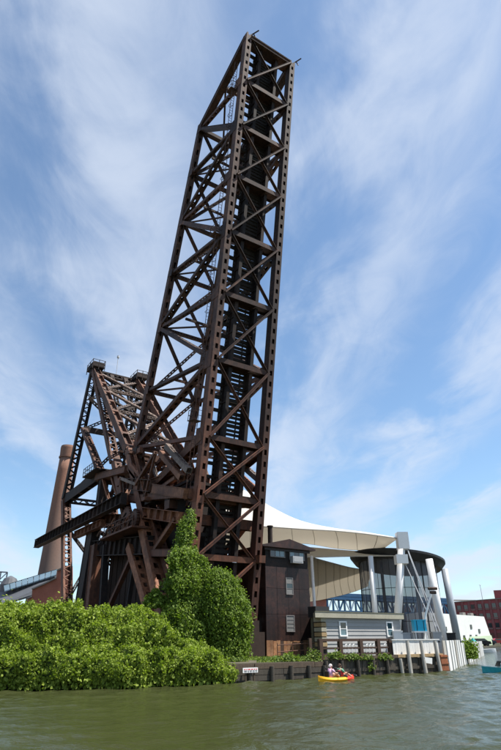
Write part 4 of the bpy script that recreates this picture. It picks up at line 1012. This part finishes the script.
for c_ in range(nc):
    for r_ in range(4):
        t = (c_ + .5) / nc; base = V(C0.x, C0.y, 0).lerp(V(C1.x, C1.y, 0), t); zt = C0.z + (C1.z - C0.z) * t
        z0 = zt * (.85 - .22 * r_); w_ = LW / nc * .26; h_ = zt * .060
        b = MB(); b.obox(base + nrm * .06 + V(0, 0, z0), d, nrm, V(0, 0, 1), w_ * 2, .14, h_ * 2); o = b.build('window', 'window_dark', wh)
        b = MB(); b.obox(base + nrm * .2 + V(0, 0, z0 - h_ - .15), d, nrm, V(0, 0, 1), w_ * 2.3, .4, .3); b.build('sill', 'concrete', o)
    pb = V(C0.x, C0.y, 0).lerp(V(C1.x, C1.y, 0), c_ / nc); zt = C0.z + (C1.z - C0.z) * c_ / nc
    b = MB(); b.obox(pb + nrm * .2 + V(0, 0, zt / 2), d, nrm, V(0, 0, 1), .9, .4, zt - .5); b.build('pilaster', 'brick_warehouse', wh)
p = V(C0.x, C0.y, 0).lerp(V(C1.x, C1.y, 0), .83); b = MB(); b.obox(p - nrm * 6 + V(0, 0, 20.6), d, nrm, V(0, 0, 1), 16, 9, 4.5); brick_uv(b.build('penthouse', 'brick_warehouse', wh), .6)

wb_ = empty('white_building'); tag(wb_, 'plain white low building with pale green base beyond the quay', 'building')
p0, p1, p2, p3_ = V(*(78.24, 50.68, 2.36)), V(*(108.12, 54.97, 2)), V(*(107.88, 55.13, 7.46)), V(*(78.93, 50.23, 7.99))
p0.z = 1.1; p1.z = 1.1; p2 = p0.lerp(p1, .92); p2.z = 7.5; p3_ = p0.copy(); p3_.z = 7.9
b = MB(); b.prism([p0, p1, p2, p3_], (5, 9, 0)); fix_normals(b.build('wall', 'white_wall', wb_))
bn = V((p1 - p0).y, -(p1 - p0).x, 0).normalized() * .12
if bn.dot(V(-24.4, -37.4, 0) - V(p1.x, p1.y, 0)) < 0: bn = -bn
b = MB(); b.prism([p0.lerp(p1, .62) + bn, p1 + bn, p1.lerp(p2, .34) + bn, p0.lerp(p1, .62) + V(0, 0, 1.9) + bn], tuple(bn)); fix_normals(b.build('painted_base', 'green_wash', wb_))
for t, zz in ((.18, .62), (.30, .62), (.42, .62), (.55, .30), (.65, .32), (.74, .32), (.80, .55), (.68, .72)):
    a = p0.lerp(p1, t) + bn; z = 1.2 + zz * 5.5; dd = (p1 - p0).normalized(); b = MB(); b.obox(V(a.x, a.y, z) - bn, dd, bn.normalized(), V(0, 0, 1), .8, .2, .9); o = b.build('window', 'window_dark', wb_)
for t in (.55, .72, .86):
    a = p3_.lerp(p2, t) + V(2, 3, .3); b = MB(); b.box(a.x - .5, a.x + .5, a.y - .5, a.y + .5, a.z - .8, a.z + .5); b.build('roof_vent', 'concrete', wb_)
tt = empty('teal_tent'); tag(tt, 'small teal market tent on the bank before the white building', 'tent')
p, q = V(*(76.12, 37.71, 2.35)), V(*(77.11, 37.07, 2.34)); zt = V(*(76.67, 37.36, 2.7)).z
b = MB(); ctr = (p + q) / 2; r_ = (q - p).length / 2
b.tube([(ctr.x, ctr.y, zt - .9), (ctr.x, ctr.y, zt)], [r_ * 1.5, .1], 4); b.build('roof', 'teal_tarp', tt)
for sx, sy in ((-1, -1), (1, -1), (1, 1), (-1, 1)): b = MB(); b.box(ctr.x + sx * r_ - .05, ctr.x + sx * r_ + .05, ctr.y + sy * r_ - .05, ctr.y + sy * r_ + .05, 1.1, zt - .5); b.build('pole', 'cable', tt)
def car(label, c, m, L=4.4):
    k = empty('parked_car'); tag(k, label, 'car', 'cars parked on the far bank'); dd = V(math.cos(HEAD), -math.sin(HEAD), 0); ff = V(math.sin(HEAD), math.cos(HEAD), 0); P = V(c[0], c[1], 1.15)
    prof = [(-2.2, .35), (-2.2, .8), (-1.9, .95), (-1.1, 1.0), (-.6, 1.45), (.9, 1.45), (1.5, 1.0), (2.1, .9), (2.2, .6), (2.2, .35)]
    b = MB(); b.prism([P + dd * x - ff * .85 + V(0, 0, z) for x, z in prof], tuple(ff * 1.7)); fix_normals(b.build('body', m, k))
    b = MB(); b.prism([P + dd * x - ff * .87 + V(0, 0, z) for x, z in ((-.95, 1.02), (-.55, 1.38), (.85, 1.38), (1.3, 1.02))], tuple(ff * 1.74)); fix_normals(b.build('side_glass', 'window_dark', k))
    for x in (-1.35, 1.35):
        for s_ in (-.8, .8): q = P + dd * x + ff * s_ + V(0, 0, .33); b = MB(); b.tube([q - ff * .1, q + ff * .1], .33, 12); b.build('wheel', 'rubber', k)
car('dark blue parked car on the bank right of the white building', (106.71, 55.9, 2.24), 'car_dark'); car('black parked car nearest the moored white boat', (86.24, 43.03, 2.31), 'rubber'); car('red parked car at the right edge behind the boats', (117.88, 60.52, 2.19), 'car_red')

# ------------------------------------------------------------------ boats and paddlers
def hull(b, P, dd, L, w, h, n=10, bow=.5):
    """lofted hull, P on the waterline amidships, dd forward"""
    ff = V(-dd.y, dd.x, 0); rings = []
    for i in range(n + 1):
        t = i / n; x = (t - .5) * L; k = (1 - max(0, (t - bow) / (1 - bow)) ** 2.2) * (.75 + .25 * min(1, t * 4)); k = max(k, .03); rise = .35 * h * max(0, t - .5) * 2
        rings.append([P + dd * x + ff * (s_ * w / 2 * k * kk) + V(0, 0, z) for s_, kk, z in ((-1, 1, h + rise), (-1, .8, .0), (-1, .25, -.25 * h), (1, .25, -.25 * h), (1, .8, .0), (1, 1, h + rise))])
    for r0, r1 in zip(rings, rings[1:]):
        for j in range(5): b.quad(r0[j], r0[j + 1], r1[j + 1], r1[j])
        b.quad(r0[5], r0[0], r1[0], r1[5])
    b.quad(*rings[0]); b.quad(*reversed(rings[-1]))
def motorboat(label, c, dd, L, m):
    k = empty('motor_boat'); tag(k, label, 'boat', 'small motor boats'); P = V(c[0], c[1], 0); dd = Vector(dd).normalized(); ff = V(-dd.y, dd.x, 0)
    b = MB(); hull(b, P, dd, L, L * .34, L * .11); fix_normals(b.build('hull', m, k))
    b = MB(); b.obox(P - dd * L * .1 + V(0, 0, L * .15), dd, ff, V(0, 0, 1), L * .25, L * .24, L * .10); b.build('console', 'hull_white', k)
    b = MB(); b.prism([P + dd * L * .06 - ff * L * .12 + V(0, 0, L * .14), P + dd * L * .06 + ff * L * .12 + V(0, 0, L * .14), P - dd * L * .01 + ff * L * .10 + V(0, 0, L * .26), P - dd * L * .01 - ff * L * .10 + V(0, 0, L * .26)], tuple(dd * .03)); b.build('windscreen', 'window_dark', k)
    b = MB(); b.obox(P - dd * L * .52 + V(0, 0, L * .1), dd, ff, V(0, 0, 1), L * .06, L * .07, L * .16); b.build('outboard_motor', 'rubber', k)
motorboat('white motor boat moored off the far end of the seawall', (84.39, 41.24, 0), (.68, -.73, 0), 5.2, 'hull_white')
motorboat('teal motor boat bow entering at the right edge of the river', (23.04, -4.58, 0), (-.9, .43, 0), 3.4, 'hull_teal')

KP = V(*(4.62, -4.15, 0)); KD = V(math.cos(HEAD - R(0)), -math.sin(HEAD), 0); KD = (KD + V(math.sin(HEAD), math.cos(HEAD), 0) * .55).normalized(); KF = V(-KD.y, KD.x, 0)
kay = empty('kayak'); tag(kay, 'yellow and red tandem kayak with two paddlers on the river', 'kayak')
def kay_part(name, t0, t1, mat, n=9):
    b = MB(); L = 3.1; rings = []
    for i in range(n + 1):
        t = t0 + (t1 - t0) * i / n; x = (t - .5) * L; k = max(.04, (1 - abs(2 * t - 1) ** 2.6)); up = .16 * abs(2 * t - 1) ** 3
        rings.append([KP + KD * x + KF * (.38 * k * s_) + V(0, 0, z) for s_, z in ((-1, .12 + up), (-.75, -.05 + up * .6), (.75, -.05 + up * .6), (1, .12 + up), (.8, .25 + up), (.35, .17 + up), (-.35, .17 + up), (-.8, .25 + up))])
    for r0, r1 in zip(rings, rings[1:]):
        for j in range(8): b.quad(r0[j], r0[(j + 1) % 8], r1[(j + 1) % 8], r1[j])
    b.quad(*rings[0]); b.quad(*reversed(rings[-1])); return fix_normals(b.build(name, mat, kay))
kay_part('hull', 0, .74, 'kayak_yellow', 14); kay_part('bow', .74, 1, 'kayak_red', 6)
for s_ in (-.55, .45):
    b = MB(); q = KP + KD * (s_ - .25) + V(0, 0, .42); b.obox(q, KD, KF, V(0, 0, 1), .07, .42, .42); b.build('seat_back', 'rubber', kay)
def paddler(label, s_, shirt, cap, vest, lean):
    root = empty('person'); tag(root, label, 'person'); B = KP + KD * s_ + V(0, 0, .22)
    P = lambda f, s2, z: B + KD * f + KF * s2 + V(0, 0, z)
    J = dict(pel=P(0, 0, .10), chest=P(lean * .5, 0, .38), neck=P(lean, 0, .58), head=P(lean + .02, 0, .72), top=P(lean + .02, 0, .84),
             ls=P(lean * .9, .19, .52), le=P(lean + .18, .30, .32), lh=P(lean + .42, .26, .38), rs=P(lean * .9, -.19, .52), re=P(lean + .16, -.31, .30), rh=P(lean + .42, -.24, .30),
             lk=P(.45, .16, .26), lf=P(.85, .13, .02), rk=P(.45, -.16, .26), rf=P(.85, -.13, .02))
    ks = list(J); E_ = [('pel', 'chest'), ('chest', 'neck'), ('neck', 'head'), ('head', 'top'), ('chest', 'ls'), ('ls', 'le'), ('le', 'lh'), ('chest', 'rs'), ('rs', 're'), ('re', 'rh'), ('pel', 'lk'), ('lk', 'lf'), ('pel', 'rk'), ('rk', 'rf')]
    rad = dict(pel=.15, chest=.15, neck=.06, head=.10, top=.07, ls=.075, le=.05, lh=.045, rs=.075, re=.05, rh=.045, lk=.085, lf=.06, rk=.085, rf=.06)
    me = bpy.data.meshes.new('body'); me.from_pydata([tuple(J[k]) for k in ks], [(ks.index(a), ks.index(c)) for a, c in E_], [])
    o = link('body', me, root); me.materials.append(MATS['skin']); md_ = o.modifiers.new('skin', 'SKIN')
    for k, sv in zip(ks, me.skin_vertices[0].data): sv.radius = (rad[k], rad[k]); sv.use_root = (k == 'pel')
    o.modifiers.new('sub', 'SUBSURF').levels = 2; o.modifiers['sub'].render_levels = 2
    b = MB(); b.tube([P(0, 0, .02), P(lean * .4, 0, .28), P(lean * .8, 0, .48), P(lean, 0, .58)], [.19, .20, .21, .09], 12); b.build('shirt', shirt, root, smooth=True)
    for s2 in ('l', 'r'): b = MB(); b.tube([J[s2 + 's'], J[s2 + 's'].lerp(J[s2 + 'e'], .8)], [.095, .075], 10); b.build('sleeve', shirt, root, smooth=True)
    if vest: b = MB(); b.tube([P(0, 0, .10), P(lean * .5, 0, .30), P(lean * .85, 0, .50)], [.215, .235, .20], 12); b.build('life_vest', vest, root, smooth=True)
    b = MB(); b.tube([P(lean - .01, 0, .73), P(lean, 0, .80), P(lean + .01, 0, .86), P(lean + .01, 0, .88)], [.125, .125, .08, .02], 12); b.tube([P(lean - .06, 0, .66), P(lean - .04, 0, .76)], [.09, .115], 10); b.build('hair' if not cap else 'cap', cap or 'hair', root, smooth=True)
    for zz, s2 in ((.735, .04), (.735, -.04)): b = MB(); b.tube([P(lean + .105, s2, zz), P(lean + .125, s2, zz)], .016, 6); b.build('eye', 'hair', root)
    b = MB(); b.tube([P(lean + .10, 0, .73), P(lean + .145, 0, .695)], [.012, .026], 6); b.build('nose', 'skin', root)
    for s2 in (1, -1):      # fingers closed round the shaft
        h = J['lh' if s2 > 0 else 'rh']
        for k in range(5):
            b = MB(); q = h + KF * (.035 - .02 * k); b.tube([q + KD * .02 + V(0, 0, .03), q + KD * .07 + V(0, 0, .02), q + KD * .075 - V(0, 0, .03), q + KD * .03 - V(0, 0, .045)], .011, 5); b.build('thumb' if k == 4 else 'finger', 'skin', root)
    pk = empty('paddle'); tag(pk, 'double-bladed paddle held by ' + ('the rear paddler in pink' if s_ < 0 else 'the front paddler in red vest'), 'paddle', 'kayak paddles')
    a, c_ = J['lh'], J['rh']; dd = (c_ - a).normalized(); p0, p1 = a - dd * .62 + KD * .05, c_ + dd * .62 + KD * .05
    b = MB(); b.tube([p0, p1], .018, 6); b.build('shaft', 'paddle', pk)
    for q, s3 in ((p0, -1), (p1, 1)): b = MB(); b.tube([q, q + dd * s3 * .12, q + dd * s3 * .34, q + dd * s3 * .42], [.02, .075, .08, .03], 6); b.build('blade', 'paddle', pk)
paddler('rear kayak paddler in a pale pink top leaning forward', -.55, 'shirt_pink', 'cap_pale', None, .10)
paddler('front kayak paddler wearing a red life vest and green sleeves', .42, 'shirt_green', None, 'vest_red', -.06)
# ------------------------------------------------------------------ vegetation
def leaves(name, pts, nrm, mat, parent=None, size=.19, spread=.85, droop=.35):
    """one mesh of folded leaf blades; pts/nrm (n,3). 'tone' varies leaf by leaf"""
    n = len(pts); rg = RNG
    nn = nrm + rg.normal(0, spread, (n, 3)); nn /= np.linalg.norm(nn, axis=1, keepdims=True) + 1e-9
    ax = rg.normal(0, 1, (n, 3)) + np.array([0, 0, -droop * 2]); ax -= nn * (ax * nn).sum(1, keepdims=True); ax /= np.linalg.norm(ax, axis=1, keepdims=True) + 1e-9
    sd = np.cross(nn, ax); L = size * rg.uniform(.5, 1.55, (n, 1)); Wd = L * rg.uniform(.34, .48, (n, 1))
    v = np.empty((n, 6, 3)); tip = ax * L
    v[:, 0] = pts; v[:, 1] = pts + tip * .35 + sd * Wd + nn * L * .12; v[:, 2] = pts + tip * .75 + sd * Wd * .7 + nn * L * .06
    v[:, 3] = pts + tip - nn * L * .12; v[:, 4] = pts + tip * .75 - sd * Wd * .7 + nn * L * .06; v[:, 5] = pts + tip * .35 - sd * Wd + nn * L * .12
    me = bpy.data.meshes.new(name); me.vertices.add(n * 6); me.vertices.foreach_set('co', v.astype(np.float32).ravel())
    base = (np.arange(n) * 6)[:, None]; q = np.concatenate([base + np.array([0, 1, 2, 3]), base + np.array([0, 3, 4, 5])], 1).astype(np.int32)
    me.loops.add(n * 8); me.loops.foreach_set('vertex_index', q.ravel()); me.polygons.add(n * 2); me.polygons.foreach_set('loop_start', (np.arange(n * 2) * 4).astype(np.int32))
    at = me.attributes.new('tone', 'FLOAT', 'POINT'); at.data.foreach_set('value', np.repeat(np.clip(rg.normal(.5, .22, n), 0, 1), 6).astype(np.float32))
    me.materials.append(MATS[mat]); me.update(calc_edges=True)
    return link(name, me, parent)
def fbm(p, s, o=4):
    return noise.fractal(Vector(p) * s, 1.0, 2.0, o, noise_basis='PERLIN_ORIGINAL')
def surf_points(fn, nu, nv, n, jitter=.18):
    """sample n points over a parametric surface fn(u,v) -> Vector; returns points, normals and the grid"""
    g = np.array([[fn(i / nu, j / nv) for i in range(nu + 1)] for j in range(nv + 1)])
    a = g[:-1, :-1]; bb = g[:-1, 1:]; c = g[1:, :-1]; cr = np.cross(bb - a, c - a); ar = np.linalg.norm(cr, axis=2); no = cr / (ar[..., None] + 1e-9)
    idx = RNG.choice(ar.size, n, p=(ar / ar.sum()).ravel()); jj, ii = np.unravel_index(idx, ar.shape); s = RNG.random((n, 1)); t = RNG.random((n, 1))
    P = a[jj, ii] + (bb[jj, ii] - a[jj, ii]) * s + (c[jj, ii] - a[jj, ii]) * t; N = no[jj, ii]
    return P + N * RNG.normal(0, jitter, (n, 1)), N, g
def grid_mesh(name, g, mat, parent, shrink=None):
    nv, nu = g.shape[0] - 1, g.shape[1] - 1; b = MB(); b.v = [tuple(x) for x in g.reshape(-1, 3)]
    b.f = [(j * (nu + 1) + i, j * (nu + 1) + i + 1, (j + 1) * (nu + 1) + i + 1, (j + 1) * (nu + 1) + i) for j in range(nv) for i in range(nu)]; b.m = [0] * len(b.f)
    return b.build(name, mat, parent, smooth=True)

def tendrils(name, pts, nrm, parent, mat, per=26, size=.14, reach=(.25, .8), fall=(.5, 1.4)):
    P = []
    for p, n in zip(pts, nrm):
        o = np.array([n[0], n[1], 0]); o /= np.linalg.norm(o) + 1e-6; r = RNG.uniform(*reach); f = RNG.uniform(*fall); t = RNG.random((per, 1))
        P.append(p + o * r * np.sqrt(t) + np.array([0, 0, 1.]) * (.25 * np.sin(t * 3.1) - f * t ** 2) + RNG.normal(0, .06, (per, 3)))
    P = np.concatenate(P); return leaves(name, P, np.tile([[-.4, -.7, .4]], (len(P), 1)), mat, parent, size, .6, 1.0)
# creeper-covered bank at the left
prof = [(-.55, .42), (-1.40, .50), (-1.72, 1.0), (-1.45, 1.85), (-.55, 2.35), (.6, 2.65), (1.6, 3.35), (2.5, 4.15), (3.6, 4.65), (5.2, 4.7), (7.5, 4.2)]
def shelf_y(x): return 0.0 if x > -10 else (-10 - x) * .50
def bank(u_, v):
    x = -34 + 32.8 * u_; t = v * (len(prof) - 1); i = min(int(t), len(prof) - 2); f = t - i
    y = prof[i][0] + (prof[i + 1][0] - prof[i][0]) * f; z = prof[i][1] + (prof[i + 1][1] - prof[i][1]) * f
    k = min(1, max(0, (-1.6 - x) / 3.2)); k2 = min(1, max(0, (-4.3 - x) / 2.6))
    zz = z * (.50 + .50 * k) if y < .6 else 1.15 + (z - 1.15) * (.28 + .72 * k2)
    end = max(0, (x + 3.6) / 2.4); y2 = y + shelf_y(x) + end ** 2 * .9
    zz *= 1 - .35 * min(1, end)
    q = (x, y2, zz); m = .60 * fbm(q, .33) + .65 * fbm((x + 9, y2, zz), .85) + .50 * fbm((x, y2 + 4, zz), 2.2)
    edge = min(1, v * 5 + .25)
    dip = .8 * math.exp(-((v - .43) / .06) ** 2)                 # recess between the front shelf and the bank behind
    return (x, y2 - .62 * m * edge + dip * .8, max(.02, zz + .75 * m * min(1, v * 2.6) - dip * .5))
P, N, g = surf_points(bank, 240, 60, 125000, .10)
N = np.where((N[:, 2:3] < -.2), -N, N)
vb = empty('creeper_bank'); kind(vb, 'stuff', 'thick light green creeper covering the left river bank down to the water')
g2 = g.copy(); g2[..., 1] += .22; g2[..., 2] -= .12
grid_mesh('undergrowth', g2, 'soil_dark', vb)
leaves('creeper_leaves', P, N, 'leaf_light', vb, .130, .50)
k_ = RNG.integers(0, len(P), 420); tendrils('tendrils', P[k_] + np.array([0, 0, .1]), N[k_], vb, 'leaf_light', 22, .14, (.1, .45), (.2, .8))
# trailing shoots hanging over the water
n = 2600; xs = RNG.uniform(-20, -2.2, n); ys = np.array([-1.35 + shelf_y(x) + max(0, (x + 3) / 6.2) ** 2 * 1.1 for x in xs]) + RNG.normal(0, .12, n); zs = RNG.uniform(.12, .75, n)
leaves('trailing_shoots', np.stack([xs, ys, zs], 1), np.tile([[0, -1., .2]], (n, 1)), 'leaf_light', vb, .17, .6, 1.2)
# loose sprigs above the crest
n = 2200; xs = RNG.uniform(-24, -2, n); j = RNG.integers(0, 170, n)
pp = g[RNG.integers(34, 52, n), j] + np.stack([RNG.normal(0, .2, n), RNG.normal(0, .2, n), np.abs(RNG.normal(0, .26, n))], 1)
leaves('crest_sprigs', pp, np.tile([[0, -.3, 1.]], (n, 1)), 'leaf_light', vb, .17)

def vine(name, label, axis, prof_, n, mat, lump, seed, stems=3):
    """creeper hanging on an upright; axis: list of (x,y,z,rx,ry) rings from bottom to top"""
    root = empty(name); tag(root, label, 'vine')
    A = np.array(axis, float)
    def fn(u_, v):
        t = v * (len(A) - 1); i = min(int(t), len(A) - 2); f = t - i; f = f * f * (3 - 2 * f) * .5 + f * .5; r = A[i] + (A[i + 1] - A[i]) * f; a = 2 * math.pi * u_
        q = (r[0] + math.cos(a) * r[3], r[1] + math.sin(a) * r[4], r[2]); m = 1 + lump * (fbm((q[0] + seed, q[1], q[2]), .55) + .5 * fbm((q[0], q[1] + seed, q[2]), 1.5))
        return (r[0] + math.cos(a) * r[3] * m, r[1] + math.sin(a) * r[4] * m, r[2] + .25 * fbm(q, .8))
    P, N, g = surf_points(fn, 40, 40, n, .14)
    N = np.where(((P - np.array([A[:, 0].mean(), A[:, 1].mean(), 0])) * N)[:, :2].sum(1, keepdims=True) < 0, -N, N)
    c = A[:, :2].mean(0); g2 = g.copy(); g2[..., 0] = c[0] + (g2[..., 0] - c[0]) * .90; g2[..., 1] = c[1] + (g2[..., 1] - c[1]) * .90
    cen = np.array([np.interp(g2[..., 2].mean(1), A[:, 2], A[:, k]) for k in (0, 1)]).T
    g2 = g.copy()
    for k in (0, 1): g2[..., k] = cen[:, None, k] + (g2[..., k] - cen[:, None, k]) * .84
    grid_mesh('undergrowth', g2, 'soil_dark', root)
    leaves('foliage', P, N, mat, root, .150, .65, .9)
    k_ = RNG.integers(0, n, 110 if lump > .3 else 60); tendrils('tendrils', P[k_], N[k_], root, mat)
    for k in range(stems):
        b = MB(); a = 2.2 * k; pts = [(r[0] + math.cos(a + r[2] * .2) * r[3] * .5, r[1] + math.sin(a + r[2] * .2) * r[4] * .5, r[2]) for r in axis]; b.tube(pts, [.10 - .012 * min(i, 6) for i in range(len(pts))], 6); b.build('stem', 'stem', root)
    return root
vine('climbing_vine', 'tall ragged green vine climbing the near corner of the raised span', [(-2.3, 6.0, 1.0, 1.9, 1.5), (-2.2, 6.4, 3.0, 1.8, 1.4), (-2.05, 6.7, 5.0, 1.65, 1.3), (-1.75, 7.0, 6.6, 1.6, 1.25), (-1.5, 7.3, 8.0, 1.6, 1.2), (-1.5, 7.5, 9.1, 1.45, 1.1), (-1.85, 7.8, 9.9, .70, .8), (-1.75, 7.9, 11.0, .55, .6), (-1.6, 8.0, 12.0, .5, .5), (-1.35, 8.0, 13.0, .34, .4), (-1.2, 8.0, 13.7, .08, .1)], None, 27000, 'leaf_mid', .62, 3.3)
vine('vine_dome', 'smooth rounded dome of green creeper right of the tall vine', [(.9, 5.2, .9, 1.6, 1.4), (1.05, 5.2, 2.3, 1.95, 1.6), (1.1, 5.3, 4.0, 2.1, 1.7), (.95, 5.4, 5.6, 1.95, 1.6), (.7, 5.5, 7.0, 1.5, 1.3), (.5, 5.6, 7.8, .85, .8), (.4, 5.6, 8.1, .1, .1)], None, 20000, 'leaf_mid', .17, 8.8, 2)
# loose tendrils streaming off the tall vine
def bush(name, label, c, r, n, mat, seed, grp=None, size=.16):
    root = empty(name); tag(root, label, 'shrub', grp); C = np.array(c)
    d = RNG.normal(0, 1, (n, 3)); d /= np.linalg.norm(d, axis=1, keepdims=True); d[:, 2] = np.abs(d[:, 2]) * .95 - .05
    rr = np.array([1 + .45 * fbm((x * 1.6 + seed, y * 1.6, z * 1.6), 1.0) for x, y, z in d])[:, None] * RNG.uniform(.45, 1.05, (n, 1)) ** .6
    leaves('foliage', C + d * rr * np.array(r), d, mat, root, size)
    for k in range(5):
        a = 1.3 * k + seed; b = MB(); e_ = C + np.array((math.cos(a) * .5, math.sin(a) * .5, .6)) * np.array(r); b.tube([tuple(C), tuple((C + e_) / 2 + np.array((0, 0, .1))), tuple(e_)], [.05, .035, .015], 5); b.build('stem', 'stem', root)
    return root
G = 'weeds along the quay edge'
bush('shrub', 'leafy green sapling rising out of the creeper under the tower legs', (-4.19, 8, 5.22) , (1.0, .9, 1.3), 1500, 'leaf_mid', 1.0, None, .19)
for i, (c, r, n, lab) in enumerate((((1.64, 0, 1.03), (1.3, .5, .55), 900, 'low weeds on the bulkhead right of the notice board'), ((3.41, 0, 1.12), (1.4, .6, .85), 1300, 'bright weed clump on the bulkhead below the house centre'), ((4.65, 0, 0.96), (1.1, .5, .7), 800, 'weeds on the bulkhead below the house right corner'),
        ((0.26, 2, 1.14), (1.0, .6, .6), 600, 'small weeds behind the notice board beside the vine dome'), ((5.78, -0.3, 0.94), (.8, .5, 1.3), 1000, 'dry pale bush where the two bulkheads meet above the kayak'), ((7.57, -0.9, 1.54), (.9, .3, .45), 500, 'weed tuft on the cap below the second brown post'),
        ((9.25, -0.9, 1.44), (.9, .3, .4), 500, 'weed tuft below the middle of the brown railing'), ((10.9, -0.9, 1.41), (.7, .3, .35), 350, 'weed tuft below the third railing bay'), ((12.96, -0.9, 1.38), (.9, .3, .45), 500, 'weed tuft hanging at the brown railing end'), ((11.26, -1, 0.69), (.35, .2, .6), 200, 'weed sprig growing from the plank bulkhead face'))):
    z = max(c[2], .5) - .2; bush('weed_clump', lab, (c[0], c[1], z), r, n, 'leaf_weed' if i != 4 else 'leaf_weed', 2.0 + i, G, .13)
bush('seawall_bush', 'green bush growing over the receding seawall by the quay corner', (36.5, 8.7, .7), (1.5, .9, 1.9), 1800, 'leaf_mid', 5.5, None, .22)
# rough grass over the made ground in front of the house
n = 5000; xs = RNG.uniform(2.5, 15, n); ys = RNG.uniform(-.5, 9.5, n)
gr = leaves('ground_weeds', np.stack([xs, ys, np.full(n, 1.16)], 1), np.tile([[0, 0, 1.]], (n, 1)), 'leaf_weed', None, .14, .9, -1.2); kind(gr, 'stuff', 'rough weeds over the ground before the operator house')
